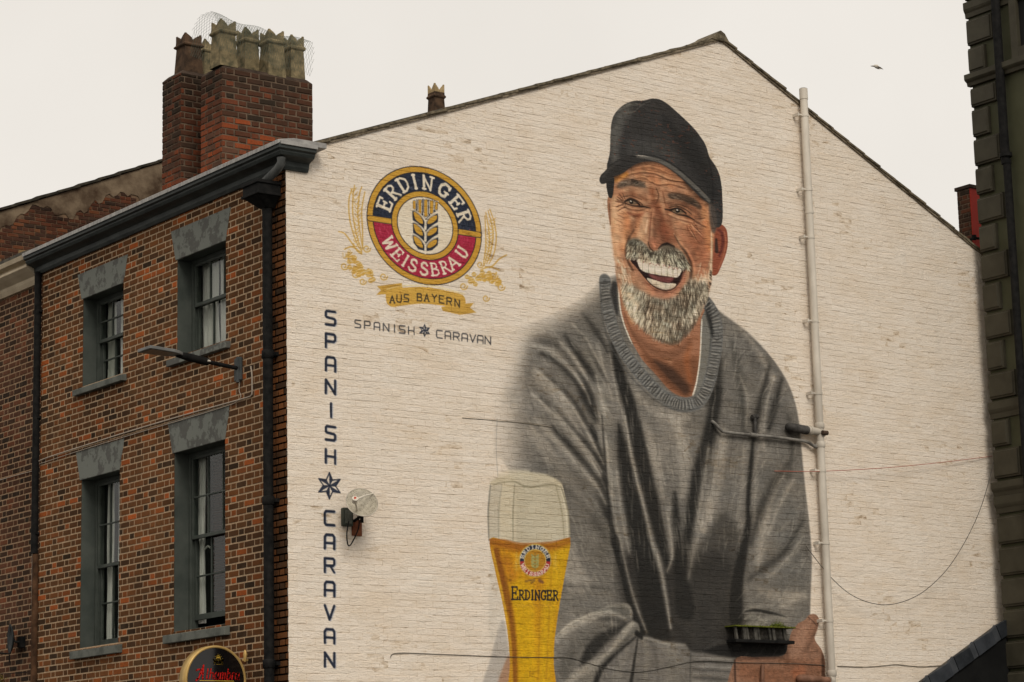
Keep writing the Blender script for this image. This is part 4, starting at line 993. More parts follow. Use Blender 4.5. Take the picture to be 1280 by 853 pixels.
# ------------------------------------------------------------------ brickwork
def clip_poly(P, a, b, c):
    """keep a*x+b*y+c>=0"""
    out = []
    for i in range(len(P)):
        p, q = P[i], P[(i+1) % len(P)]; dp, dq = a*p[0]+b*p[1]+c, a*q[0]+b*q[1]+c
        if dp >= 0: out.append(p)
        if (dp >= 0) != (dq >= 0):
            t = dp/(dp-dq); out.append((p[0]+t*(q[0]-p[0]), p[1]+t*(q[1]-p[1])))
    return out
COURSE, JT = .0757, .0200
def courses(u0, u1, v0, v1, bond, holes=(), planes=(), course=COURSE, st=.205, hd=.096, jt=JT, off=0.0, bj=None):
    """list of (polygon, full?) for a brick panel"""
    out = []; k0 = int(math.floor(v0/course)); k1 = int(math.ceil(v1/course))
    for k in range(k0, k1):
        a, b = k*course, k*course + course - (bj or jt*.85)
        a_, b_ = max(a, v0), min(b, v1)
        if b_ - a_ < .012: continue
        if bond == 'flemish': seq = [st, hd]
        elif bond == 'garden': seq = [hd] if k % 4 == 0 else [st]
        else: seq = [st]
        per = sum(seq) + jt*len(seq)
        ph = off + ((per/2 if k % 2 else 0) if bond != 'garden' else ((st+jt)/2*(k % 2) + (0 if k % 4 else -.05)))
        x = math.floor((u0 - ph)/per)*per + ph; i = 0
        while x < u1:
            w_ = seq[i % len(seq)]; i += 1
            s0, s1 = max(x, u0), min(x + w_, u1); full = s0 == x and s1 == x + w_ and a_ == a and b_ == b
            x += w_ + jt
            if s1 - s0 < .02: continue
            rects = [(s0, s1, a_, b_, full)]
            for (h0, h1, g0, g1) in holes:
                nr = []
                for (r0, r1, q0, q1, fu) in rects:
                    if r1 <= h0 or r0 >= h1 or q1 <= g0 or q0 >= g1: nr.append((r0, r1, q0, q1, fu)); continue
                    if r0 < h0 - .015: nr.append((r0, h0, q0, q1, False))
                    if r1 > h1 + .015: nr.append((h1, r1, q0, q1, False))
                    c0, c1 = max(r0, h0), min(r1, h1)
                    if c1 - c0 > .015:
                        if g0 - q0 > .015: nr.append((c0, c1, q0, g0, False))
                        if q1 - g1 > .015: nr.append((c0, c1, g1, q1, False))
                rects = nr
            for (r0, r1, q0, q1, fu) in rects:
                P = [(r0, q0), (r1, q0), (r1, q1), (r0, q1)]
                for (pa, pb, pc) in planes:
                    n0 = P; P = clip_poly(P, pa, pb, pc)
                    if P != n0: fu = False
                    if len(P) < 3: break
                if len(P) >= 3: out.append((P, fu))
    return out
def brick_geo(P, proud, bev, jit):
    """verts (u, v, depth outward) and faces of one brick"""
    cx = sum(p[0] for p in P)/len(P); cy = sum(p[1] for p in P)/len(P); n = len(P)
    w_ = max(p[0] for p in P) - min(p[0] for p in P); h_ = max(p[1] for p in P) - min(p[1] for p in P)
    fx = max(.2, 1 - 2*bev/max(w_, 1e-3)); fy = max(.2, 1 - 2*bev/max(h_, 1e-3))
    V = [(p[0], p[1], -.012) for p in P] + [(p[0]+random.uniform(-jit, jit), p[1]+random.uniform(-jit, jit), proud*.35) for p in P] + \
        [(cx+(p[0]-cx)*fx+random.uniform(-jit, jit), cy+(p[1]-cy)*fy+random.uniform(-jit, jit), proud+random.uniform(-jit, jit)*.8) for p in P]
    F = [tuple(range(2*n, 3*n))]
    for L in (0, n):
        for i in range(n): F.append((L+i, L+(i+1) % n, L+n+(i+1) % n, L+n+i))
    return V, F
class Wall:
    """a face of brickwork: map (u, v, depth) to the world; gathers bricks, then splits them into single objects and a joined rest"""
    def __init__(s, fn, axis, sign, mat, proud=.004, bev=.004, jit=.0012, tonefn=None):
        s.fn, s.mat, s.axis, s.sign = fn, mat, axis, sign; s.proud, s.bev, s.jit = proud, bev, jit; s.tonefn = tonefn or (lambda u, v: random.random()); s.items = []
    def lay(s, lst, avoid=()):
        for P, full in lst:
            u = sum(p[0] for p in P)/len(P); v = sum(p[1] for p in P)/len(P)
            q = [proj(s.fn(p[0], p[1], 0)) for p in P]
            A = abs(sum(q[i][0]*q[(i+1) % len(q)][1] - q[(i+1) % len(q)][0]*q[i][1] for i in range(len(q))))/2
            vis = all(4 < a < 1276 and 2 < b < 851 for a, b in q) and not any(r[0] < u < r[1] and r[2] < v < r[3] for r in avoid)
            s.items.append([P, full, u, v, A, vis, s.tonefn(u, v)])
        return s
def emit(walls, limit, name):
    """the `limit` bricks that show largest become objects of their own, the others one joined part per wall"""
    cand = [(it[4], wi, i) for wi, (w, _, _) in enumerate(walls) for i, it in enumerate(w.items) if it[1] and it[5]]
    cand.sort(reverse=True); chosen = {(wi, i) for _, wi, i in cand[:limit]}
    for wi, (w, parent, restname) in enumerate(walls):
        cache = {}; V, F, Tn = [], [], []
        off = worldloc(parent)
        for i, (P, full, u, v, A, vis, tn) in enumerate(w.items):
            if (wi, i) in chosen:
                wd = round(max(p[0] for p in P) - min(p[0] for p in P), 3); key = (wd, random.randrange(4))
                hh = max(p[1] for p in P) - min(p[1] for p in P)
                if key not in cache:
                    L = [(-wd/2, -hh/2), (wd/2, -hh/2), (wd/2, hh/2), (-wd/2, hh/2)]
                    vv, ff = brick_geo(L, w.proud, w.bev, w.jit)
                    o0 = Vector(w.fn(0, 0, 0))
                    me = bpy.data.meshes.new(name); me.from_pydata([Vector(w.fn(*a)) - o0 for a in vv], [], ff); me.materials.append(w.mat)
                    bm = bmesh.new(); bm.from_mesh(me); bmesh.ops.recalc_face_normals(bm, faces=bm.faces); bm.to_mesh(me); bm.free()
                    # make sure the face looks outwards
                    nd = Vector(w.fn(0, 0, 1)) - o0
                    if me.polygons[0].normal.dot(nd) < 0: me.flip_normals()
                    cache[key] = me
                o = bpy.data.objects.new(name, cache[key]); link(o, parent)
                o.location = Vector(w.fn(u, v, random.uniform(-.0012, .0015))) - off
                ax = [0, 0, 0]; ax[w.axis] = random.uniform(-.006, .006); o.rotation_euler = ax
                o['tone'] = float(tn)
            else:
                vv, ff = brick_geo(P, w.proud + random.uniform(-.0012, .0018), w.bev, w.jit)
                n = len(V); V += [w.fn(*a) for a in vv]; F += [tuple(n+k for k in f) for f in ff]; Tn += [tn]*len(ff)
        if V:
            me = bpy.data.meshes.new(restname); me.from_pydata([Vector(p) - off for p in V], [], F); me.materials.append(w.mat)
            nd = Vector(w.fn(0, 0, 1)) - Vector(w.fn(0, 0, 0))
            if me.polygons[0].normal.dot(nd) < 0: me.flip_normals()
            at = me.attributes.new('tone', 'FLOAT', 'FACE'); at.data.foreach_set('value', np.array(Tn, np.float32))
            o = bpy.data.objects.new(restname, me); link(o, parent); o['kind'] = 'stuff'
gab = lambda u, v, d: (u, -d, v)               # gable plane y = 0, outwards is -y
fac = lambda u, v, d: (-d, u, v)               # facade plane x = 0, outwards is -x

# ================================================================== ground
g = MB(); g.add([(-400,-400,0),(400,-400,0),(400,400,0),(-400,400,0)], [(0,1,2,3)])
tag(g.build('ground', simple('asphalt_ground', (.035,.034,.032), (.055,.053,.05), 3, .9, .5, .006, 90)), kind='structure')
m_pave = simple('paving_stone', (.14,.13,.12), (.2,.19,.17), 2, .9, .4, .004, 60)
g = MB()
g.box(-2.4, -.02, -30, 40, .004, .12); g.box(-.02, 9.98, -2.2, -.03, .004, .12)
tag(g.build('pavement', m_pave), kind='structure')
g = MB(); g.box(-2.55, -2.4, -30, 40, .004, .13)
tag(g.build('kerb', simple('granite_kerb', (.16,.155,.15), (.24,.235,.225), 6, .8, .4, .003, 60)), kind='structure')

# ================================================================== the building with the mural
EAVE_L, EAVE_R, APEX = (-.02, 8.99), (11.52, 9.08), (6.56, 11.47)
B = thing('brick_building', 'corner brick building with a mural of a laughing man on its white gable', 'building')
W_END = 6.02
# gable wall
def roof_z(x): return np.interp(x, [EAVE_L[0], APEX[0], EAVE_R[0]], [EAVE_L[1], APEX[1], EAVE_R[1]])
g = MB(); g.prism([(0, 0), (11.5, 0), (11.5, EAVE_R[1]), APEX, (0, EAVE_L[1])], 1, -.0026, .34)
gw = g.build('gable_wall', m_muralj, B)
def line(p, q):  # inside (below) half-plane of the roof line
    a, b = -(q[1]-p[1]), (q[0]-p[0]); return (a if b > 0 else -a)*1.0, (-b if b < 0 else b)*1.0, 0
def below(p, q):
    dx, dz = q[0]-p[0], q[1]-p[1]; s = 1 if dx > 0 else -1
    a, b = s*dz, -s*dx; c = -(a*p[0] + b*p[1]); return (a, b, c)
pl = [below(EAVE_L, APEX), below(APEX, EAVE_R)]
lst = courses(.0, 11.5, 2.4, 11.6, 'garden', planes=pl, st=.2205, hd=.109, jt=.0013, bj=.0052)
lst = [([P_[0], P_[1], (P_[2][0], P_[2][1]+random.choice((0, 0, .003, .0055))), (P_[3][0], P_[3][1]+random.choice((0, 0, .003, .0055)))], fu) if fu else (P_, fu) for P_, fu in lst]
def gab(u, v, d):                              # old wall: the courses wander a little and the face swells
    return (u, -(d + .0018*math.sin(u*2.1+v*3.3)*math.sin(v*1.7-u*.9) + .0018), v + .007*math.sin(u*1.15+v*.8) + .0035*math.sin(u*3.7-v*2.6))
wg = Wall(gab, 1, -1, m_mural, proud=.0032, bev=.004, jit=.0016, tonefn=lambda u, v: random.random()**2.2).lay(lst)
emit([(wg, gw, 'painted_brickwork')], 300, 'painted_brick')

# facade
WIN = [  # y0, y1, z0(sill top), z1(head), rows of panes per sash, kind
    (3.79, 4.87, 7.12, 8.25, 'a'), (1.31, 2.45, 7.10, 8.27, 'b'), (3.85, 4.865, 3.86, 5.945, 'c'), (1.33, 2.51, 3.88, 5.965, 'd')]
holes = [(a, b, c, d) for a, b, c, d, _ in WIN]
g = MB()
def facade_back(g, y0, y1, z0, z1, holes, x0=0.0, th=.3):
    ys = sorted({y0, y1} | {h[i] for h in holes for i in (0, 1)}); zs = sorted({z0, z1} | {h[i] for h in holes for i in (2, 3)})
    for i in range(len(ys)-1):
        for j in range(len(zs)-1):
            cy, cz = (ys[i]+ys[i+1])/2, (zs[j]+zs[j+1])/2
            if any(h[0] < cy < h[1] and h[2] < cz < h[3] for h in holes): continue
            g.add([(x0, ys[i], zs[j]), (x0, ys[i+1], zs[j]), (x0, ys[i+1], zs[j+1]), (x0, ys[i], zs[j+1])], [(0, 1, 2, 3)])
    g.box(x0+.001, x0+th, y0+.01, y1-.01, z0, holes[0][2]*0+3.5) if False else None
facade_back(g, .34, W_END, 0, 9.0, holes)
g.add([(0, 0, 0), (0, .34, 0), (0, .34, 9.0), (0, 0, 9.0)], [(0, 1, 2, 3)])
fw = g.build('facade_wall', m_mortar, B)
avoid = []
for a, b, c, d, k in WIN: avoid += [(a-.16, b+.16, c-.2, d+.42)]
avoid += [(.25, .62, 0, 9), (.35, 1.15, 2, 4.0)]
def red_tone(u, v):
    r = random.random()
    if u < .3: r = r*.75
    return r
wf = Wall(fac, 0, -1, m_brick, proud=.005, bev=.0028, jit=.0012, tonefn=red_tone).lay(courses(.0, W_END, 2.4, 8.92, 'flemish', holes, off=.02), avoid)

# windows
def splay(g, y0, y1, z0, z1, s, x0, x1):
    g.prism([(y0, z0), (y1, z0), (y1+s, z1), (y0-s, z1)], 0, x0, x1)
DEP = .19
m_sillm = [m_stone, m_flaky]
for (y0, y1, z0, z1, kd) in WIN:
    g = MB()                                    # reveal lining: two jambs, head
    g.box(.006, DEP+.12, y1-.001, y1+.02, z0-.02, z1+.02); g.box(.006, DEP+.12, y0-.02, y0+.001, z0-.02, z1+.02); g.box(.006, DEP+.12, y0-.02, y1+.02, z1-.001, z1+.03)
    wn = g.build('window', m_reveal, B)
    g = MB(); top = {'a': 8.585, 'b': 8.64, 'c': 6.31, 'd': 6.345}[kd]
    splay(g, y0+.0, y1+.03, z1-.005, top, .115, -.010, .02); g.build('lintel', m_flaky, wn, bevel=.006)
    g = MB(); hs = .105 if kd in 'ab' else .125
    g.prism([(-.075, z0-hs-.005), (.1, z0-hs), (DEP+.05, z0-.0), (DEP+.05, z0+.012), (-.075, z0-.035)], 1, y0-.1, y1+.13)
    g.build('sill', m_flaky if kd == 'b' else m_stone, wn, bevel=.006)
    # box frame
    ft = .045
    g = MB(); g.box(DEP, DEP+.11, y1-ft, y1, z0+.01, z1); g.box(DEP, DEP+.11, y0, y0+ft, z0+.01, z1); g.box(DEP, DEP+.11, y0+ft, y1-ft, z1-ft, z1); g.box(DEP-.01, DEP+.11, y0+ft, y1-ft, z0+.012, z0+.035)
    g.box(DEP+.012, DEP+.022, y1-ft-.012, y1-ft, z0+.03, z1-ft)
    g.build('window_frame', m_frame, wn, bevel=.003)
    zm = {'a': 7.70, 'b': 7.72, 'c': 4.86, 'd': 4.97}[kd]
    ya, yb = y0+ft, y1-ft; sd = .038; gb = .017
    lowopen = {'a': .0, 'b': 0, 'c': 0, 'd': .10}[kd]
    for part in (0, 1):
        if part == 0: xs, za, zb = DEP+.012, zm-.02, z1-ft        # upper sash, outer track
        else: xs, za, zb = DEP+.056, z0+.035+lowopen, zm+.025
        g = MB()
        g.box(xs, xs+.04, ya, ya+sd, za, zb); g.box(xs, xs+.04, yb-sd, yb, za, zb); g.box(xs, xs+.04, ya+sd, yb-sd, zb-sd*.9, zb)
        g.box(xs-.002, xs+.04, ya+sd, yb-sd, za, za+(.04 if part == 0 else .065))
        nc = 3; rows = 1 if kd == 'b' else 2
        cols = [ya+sd + (yb-ya-2*sd)*k/nc for k in range(nc+1)]
        zlo, zhi = za+(.04 if part == 0 else .065), zb-sd*.9
        for k in range(1, nc): g.box(xs+.006, xs+.034, cols[k]-gb/2, cols[k]+gb/2, zlo, zhi)
        rz = [zlo + (zhi-zlo)*k/rows for k in range(rows+1)]
        for k in range(1, rows): g.box(xs+.005, xs+.035, ya+sd, yb-sd, rz[k]-gb/2, rz[k]+gb/2)
        g.build('sash', m_frame, wn, bevel=.002)
        for ci in range(nc):
            for ri in range(rows):
                p = MB(); p.box(xs+.018, xs+.021, cols[ci]+gb/2-.004, cols[ci+1]-gb/2+.004, rz[ri]+.004, rz[ri+1]-.004); p.build('pane', m_glass, wn)
    # room behind and its curtains
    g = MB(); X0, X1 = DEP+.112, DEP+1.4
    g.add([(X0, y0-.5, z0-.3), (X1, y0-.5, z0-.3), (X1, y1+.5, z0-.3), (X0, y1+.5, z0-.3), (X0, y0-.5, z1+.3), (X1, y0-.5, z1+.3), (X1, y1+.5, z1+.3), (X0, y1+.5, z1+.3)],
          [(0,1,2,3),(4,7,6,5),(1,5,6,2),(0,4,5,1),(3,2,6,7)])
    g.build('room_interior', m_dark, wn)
    def drape(ya_, yb_, za_, zb_, x, mat, folds=5, amp=.022, nm='curtain', squeeze=0):
        g = MB(); n = folds*8; rows_ = 8; vs = []
        for j in range(rows_+1):
            t = j/rows_; zz2 = zb_ + (za_-zb_)*t
            for i in range(n+1):
                s = i/n; sq = 1 - squeeze*math.sin(min(1, t*1.6)*PI/2)*.5
                yy = yb_ + (ya_-yb_)*s*sq
                vs.append((x + amp*math.sin(s*folds*2*PI + .6*math.sin(t*3+s*4)) + .006*math.sin(s*37+t*9), yy, zz2))
        fs = [(j*(n+1)+i, j*(n+1)+i+1, (j+1)*(n+1)+i+1, (j+1)*(n+1)+i) for j in range(rows_) for i in range(n)]
        g.add(vs, fs, True); return g.build(nm, mat, wn)
    X = DEP+.135
    if kd == 'a': drape(y0-.1, y0+.70, z0+.0, z1, X, m_net, 7); drape(y0+.80, y1-.02, z0+.0, z1, X+.01, m_net2, 3)
    if kd == 'b': drape(y0-.1, y0+.70, z0, z1, X, m_net, 7); drape(y0+.725, y1+.0, z0, z1, X+.008, m_net, 4)
    if kd == 'c': drape(y0-.1, y0+.66, z0, z1, X, m_net, 7); drape(y0+.74, y1-.08, z0, z1, X, m_net, 3)
    if kd == 'd':
        drape(y1-.20, y1+.0, z0+.1, z1, X, m_net, 4, squeeze=.4)
        bl = MB()
        for k in range(52):
            zq = z1-.06 - k*.036
            bl.add([(X+.06, y0-.15, zq), (X+.06, y1-.22, zq), (X+.085, y1-.22, zq-.022), (X+.085, y0-.15, zq-.022)], [(0, 1, 2, 3)])
        bl.build('blind', m_blind, wn)
        p = MB(); p.tube([(X-.04, y0+.44, z0+.04), (X-.04, y0+.45, z1-.05)], .014, 8); p.build('pole', m_whitewood, wn)
        for zq, hq in ((z0+.95, .05),): 
            p = MB(); p.tube([(X-.03, y1-.20, zq), (X-.03, y1-.28, zq+.03), (X-.03, y1-.34, zq)], .012, 6); p.build('curtain_tie', m_net2, wn)

# cornice: profile swept along the facade and returned round the corner onto the gable
prof = [(-.0, 8.80), (-.035, 8.80), (-.055, 8.835), (-.06, 8.885), (-.10, 8.905), (-.165, 8.925), (-.185, 8.955), (-.185, 8.972), (-.215, 8.985), (-.215, 9.035), (-.0, 9.05)]
RET = .27
g = MB(); npf = len(prof); vs = []
for (o_, z_) in prof: vs.append((o_, W_END+.14, z_))
for (o_, z_) in prof: vs.append((o_, o_, z_))
for (o_, z_) in prof: vs.append((RET + (-o_)*.0, o_, z_))
fs = [(L*npf+i, (L+1)*npf+i, (L+1)*npf+i+1, L*npf+i+1) for L in (0, 1) for i in range(npf-1)]
g.add(vs, fs); g.add(vs[:npf], [tuple(range(npf))]); g.add(vs[-npf:], [tuple(range(npf-1, -1, -1))])
cn = g.build('cornice', m_cornice, B)
# lead capping in lengths with welted joints, on the cornice
ys_ = [W_END+.15, 4.05, 2.28, .9, -.232]
for i in range(len(ys_)-1):
    a_, b_ = ys_[i], ys_[i+1] + .012
    g = MB(); g.prism([(-.232, 9.02), (-.232, 9.068), (-.02, 9.11), (.4, 9.11), (.4, 9.05), (-.2, 9.042)], 1, b_, a_)
    if i == len(ys_)-2: g.prism([(-.2, 9.02), (RET+.01, 9.02), (RET+.01, 9.066), (-.2, 9.066)], 1, -.2325, .05)
    g.build('lead_capping', m_lead, cn, bevel=.004)

# roof: two slopes of slate behind the verges
g = MB()
for (p, q) in ((EAVE_L, APEX), (EAVE_R, APEX)):
    e = .10
    g.add([(p[0], .02, p[1]+.02), (q[0], .02, q[1]+.02), (q[0], W_END, q[1]+.02), (p[0], W_END, p[1]+.02), (p[0], .02, p[1]+.05), (q[0], .02, q[1]+.05), (q[0], W_END, q[1]+.05), (p[0], W_END, p[1]+.05)],
          [(0,1,2,3),(4,5,6,7),(0,1,5,4),(2,3,7,6),(0,3,7,4)])
rf = g.build('roof', m_slate, B)
g = MB(); g.prism([(.35, 9.0), (11.2, 9.15), (6.56, 11.4)], 1, W_END-.02, W_END); g.build('party_wall', m_old, B)
# verge: overlapping slate ends bedded in mortar, one piece at a time
def verge(p, q, step, up=1, parent=rf, m1=m_verge, y0=-.045, y1=.12, th=.03, under=True, name='verge_slate'):
    L = math.hypot(q[0]-p[0], q[1]-p[1]); n = int(L/step); dx, dz = (q[0]-p[0])/L, (q[1]-p[1])/L; nx, nz = -dz, dx
    if nz < 0: nx, nz = -nx, -nz
    for i in range(n+1):
        a_, b_ = i*step-.03, min((i+1)*step, L)
        if b_ - a_ < .05: continue
        g = MB(); j = random.uniform(-.004, .004); lift = .018; yo = random.uniform(-.012, .012)
        ta, tb = th+random.uniform(-.003, .004), th
        A = (p[0]+dx*a_, p[1]+dz*a_); Bq = (p[0]+dx*b_, p[1]+dz*b_)
        pts = [(A[0]+nx*(lift+j), A[1]+nz*(lift+j)), (Bq[0]+nx*(.004+j), Bq[1]+nz*(.004+j)), (Bq[0]+nx*(.004+tb+j), Bq[1]+nz*(.004+tb+j)), (A[0]+nx*(lift+ta+j), A[1]+nz*(lift+ta+j))]
        g.prism(pts, 1, y0+yo, y1); g.build(name, m1, parent, bevel=.005)
    if under:
        g = MB(); g.prism([(p[0], p[1]-.012), (q[0], q[1]-.012), (q[0]+nx*.03, q[1]+nz*.03), (p[0]+nx*.03, p[1]+nz*.03)], 1, y0+.018, y1)
        g.build('verge_mortar', simple('verge_mortar', (.10,.078,.05), (.26,.21,.15), 16, .95, .9, .008, 50), parent)
verge((.30, 9.10), APEX, .29); verge(EAVE_R, (APEX[0], APEX[1]), .31)
g = MB(); g.prism([(APEX[0]-.19, APEX[1]-.02), (APEX[0]+.13, APEX[1]-.03), (APEX[0]+.05, APEX[1]+.085), (APEX[0]-.02, APEX[1]+.12), (APEX[0]-.07, APEX[1]+.085)], 1, -.05, .4)
g.build('ridge_tile', m_verge, rf, bevel=.008)
for k in range(12):
    g = MB(); g.prism([(APEX[0]-.17, APEX[1]-.0), (APEX[0]+.15, APEX[1]-.0), (APEX[0]+.03, APEX[1]+.10), (APEX[0]-.03, APEX[1]+.10)], 1, .41+k*.45, .85+k*.45); g.build('ridge_tile', m_verge, rf)

# chimney stacks
bricklists = [(wf, fw, 'brickwork')]
def stack(x0, x1, y0, y1, z0, z1, zshoulder=.12):
    g = MB(); g.box(x0, x1, y0, y1, z0, z1)
    st = g.build('chimney_stack', m_mortarC, B)
    fa = Wall(lambda u, v, d: (u, y0-d, v), 1, -1, m_chim, proud=.008, bev=.005, jit=.003, tonefn=lambda u, v: max(0, min(1, random.gauss(.80 - .62*(v-9.55), .2))))
    fa.lay(courses(x0, x1, z0, z1, 'flemish', off=x0, st=.2125))
    fb = Wall(lambda u, v, d: (x0-d, u, v), 0, -1, m_chim, proud=.008, bev=.005, jit=.003, tonefn=lambda u, v: max(0, min(1, random.gauss(.85 - .62*(v-9.55), .2))))
    fb.lay(courses(y0, y1, z0, z1, 'flemish', off=y0, st=.2125))
    bricklists.append((fa, st, 'brickwork')); bricklists.append((fb, st, 'brickwork'))
    # sloping cement shoulder
    g = MB(); e = .006; h = .06
    v_ = [(x0-e,y0-e,z1),(x1+e,y0-e,z1),(x1+e,y1+e,z1),(x0-e,y1+e,z1),(x0+.05,y0+.05,z1+h),(x1-.05,y0+.05,z1+h),(x1-.05,y1-.05,z1+h),(x0+.05,y1-.05,z1+h)]
    g.add(v_, [(3,2,1,0),(4,5,6,7),(0,1,5,4),(1,2,6,5),(2,3,7,6),(3,0,4,7)]); g.build('flaunching', m_flaunch, st, bevel=.01)
    return st
def pot(parent, cx, cy, z, w_, h, m1, rot=0.0, crown=.11, m2=None):
    """square chimney pot with moulded band and pointed crown"""
    g = MB(); a = w_*.5; b = w_*.42; R_ = Matrix.Rotation(rot, 3, 'Z')
    def ring(r, zq): return [Vector((cx, cy, 0)) + R_ @ Vector((sx*r, sy*r, 0)) + Vector((0, 0, zq)) for sx, sy in ((-1,-1),(1,-1),(1,1),(-1,1))]
    lv = [(a, z), (a*.99, z+.02), (b, z+h*.80), (b*1.03, z+h*.81), (b*1.2, z+h*.84), (b*1.24, z+h*.88), (b*1.12, z+h*.91), (b*1.06, z+h*.92), (b*1.04, z+h*1.0)]
    vs = []; 
    for r, q in lv: vs += ring(r, q)
    fs = [(L*4+i, L*4+(i+1) % 4, (L+1)*4+(i+1) % 4, (L+1)*4+i) for L in range(len(lv)-1) for i in range(4)]
    g.add(vs, fs); o = g.build('chimney_pot', m1, parent, bevel=.004)
    # crown: a leaf-shaped point over each corner, bent round it
    r = b*1.03; zt = z+h-.005; g = MB()
    for sx, sy in ((-1,-1),(1,-1),(1,1),(-1,1)):
        for along in (0, 1):
            n = 7; vs = []
            for k in range(n):
                t = k/(n-1); dd = r*.98*t; hh = crown*math.sqrt(max(0, 1-t**1.4))*(1-.25*t) + .004
                if along == 0: o_, i_ = Vector((sx*(r-.002-dd), sy*r, 0)), Vector((sx*(r-.002-dd), sy*(r-.028), 0))
                else: o_, i_ = Vector((sx*(r+.001), sy*(r-.003-dd), 0)), Vector((sx*(r-.027), sy*(r-.003-dd), 0))
                for q in (o_, i_):
                    p_ = Vector((cx, cy, 0)) + R_ @ q; vs += [p_ + Vector((0, 0, zt)), p_ + Vector((0, 0, zt+hh))]
            fs = []
            for k in range(n-1):
                c = k*4; d_ = c+4
                fs += [(c, d_, d_+1, c+1), (c+2, c+3, d_+3, d_+2), (c+1, d_+1, d_+3, c+3)]
            fs += [(0, 1, 3, 2), (4*(n-1), 4*(n-1)+2, 4*(n-1)+3, 4*(n-1)+1)]
            g.add(vs, fs)
    g.build('pot_crown', m2 or m1, parent); return o
S1 = stack(.35, 1.62, 2.0, 2.5, 9.0, 10.585)
S2 = stack(.35, 1.3, 3.0, 3.46, 9.0, 10.78)
def potat(parent, px, pyb, pyt, Y, w_, m1, crown, rot=0):
    x, _, z0_ = on(px, pyb, 1, Y); z1_ = on(px, pyt, 1, Y)[2]
    pot(parent, x, Y, z0_-.0, w_, (z1_-z0_)-crown, m1, rot, crown)
def potz(parent, px, pyt, Y, zb, w_, m1, crown, rot=0):
    x, _, _z = on(px, pyt, 1, Y); pot(parent, x, Y, zb, w_, (_z-zb)-crown, m1, rot, crown)
potz(S1, 279.5, 28, 2.14, 10.62, .25, m_pot, .085, .03); potz(S1, 340, 40.5, 2.14, 10.60, .25, m_pot, .085, -.02)
potz(S1, 309.5, 38, 2.36, 10.60, .23, m_pot, .085, .05); potz(S1, 367, 47, 2.30, 10.60, .215, m_pot, .085, .0)
potz(S2, 236, 45.5, 3.18, 10.81, .27, m_potdark, .085, 0); potz(S2, 259, 52, 3.30, 10.81, .2, m_pot, .085, .0)
emit(bricklists, 300, 'brick')

# bird netting of thin wire over the pots
nw = thing('bird_netting', 'loose wire netting draped over the row of pots on the larger chimney', 'netting', (.95, 2.2, 10.66))
g = MB()
def net_pt(s, t):
    # s along the stack, t over the top from front to back
    x = .22 + 1.36*s
    path = [(1.93, 10.72), (1.91, 11.02), (1.97, 11.20), (2.27, 11.22), (2.5, 11.12), (2.56, 10.8)]
    q = t*(len(path)-1); i = min(int(q), len(path)-2); f_ = q-i
    y = path[i][0]*(1-f_) + path[i+1][0]*f_; z = path[i][1]*(1-f_) + path[i+1][1]*f_
    return Vector((x + .02*math.sin(t*9+s*5), y + .02*math.sin(s*11), z - .04*math.sin(s*PI)*(1 if t > .2 else 0) - .12*s + .055 + .015*math.sin(s*17)))
nu, nv = 40, 26
for i in range(nu):
    for j in range(nv):
        sh = .5 if j % 2 else 0
        a_ = net_pt((i+sh)/nu, j/nv); b_ = net_pt((i+sh+(.5 if not j % 2 else -.5))/nu, (j+1)/nv)
        c_ = net_pt((i+sh+(-.5 if not j % 2 else .5))/nu, (j+1)/nv)
        g.tube([a_, b_], .0016, 3, False, False); g.tube([a_, c_], .0016, 3, False, False)
g.build('wire_mesh', simple('green_wire', (.06,.08,.06), (.12,.13,.10), 10, .6, 0), nw)

# ================================================================== neighbours on the street side
NB = thing('neighbouring_brick_building', 'brown brick building with cream cornice joined to the left end of the mural building', 'building', (0, 6.15, 0))
g = MB(); g.add([(.05, 6.02, 0), (.05, 14.2, 0), (.05, 14.2, 8.9), (.05, 6.02, 8.9)], [(0, 1, 2, 3)]); g.box(.05, 8, 14.15, 14.2, 0, 8.9)
nwall = g.build('facade_wall', m_mortarN, NB)
nfn = lambda u, v, d: (.05-d, u, v)
wn_ = Wall(nfn, 0, -1, m_brickN, proud=.005, bev=.004, jit=.002).lay(courses(6.03, 14.1, 3.0, 8.75, 'flemish', off=.07), [(6.0, 6.35, 0, 9)])
emit([(wn_, nwall, 'brickwork')], 300, 'brick')
g = MB(); pr = [(.05, 8.70), (.01, 8.70), (-.02, 8.76), (-.03, 8.80), (-.12, 8.86), (-.17, 8.90), (-.17, 8.93), (-.12, 8.935), (-.12, 8.975), (-.20, 9.0), (-.215, 9.06), (.05, 9.09)]
g.prism([(a_, b_) for a_, b_ in pr], 1, W_END+.15, 14.2); g.build('cornice', m_cream, NB, bevel=.004)
g = MB(); g.add([(-.2, 6.18, 9.07), (5, 6.18, 11.0), (5, 14.2, 11.0), (-.2, 14.2, 9.07), (-.2, 6.18, 9.11), (5, 6.18, 11.04), (5, 14.2, 11.04), (-.2, 14.2, 9.11)], [(0,1,2,3),(4,5,6,7),(0,3,7,4),(0,1,5,4),(1,2,6,5),(2,3,7,6)])
g.build('roof', m_slate, NB)

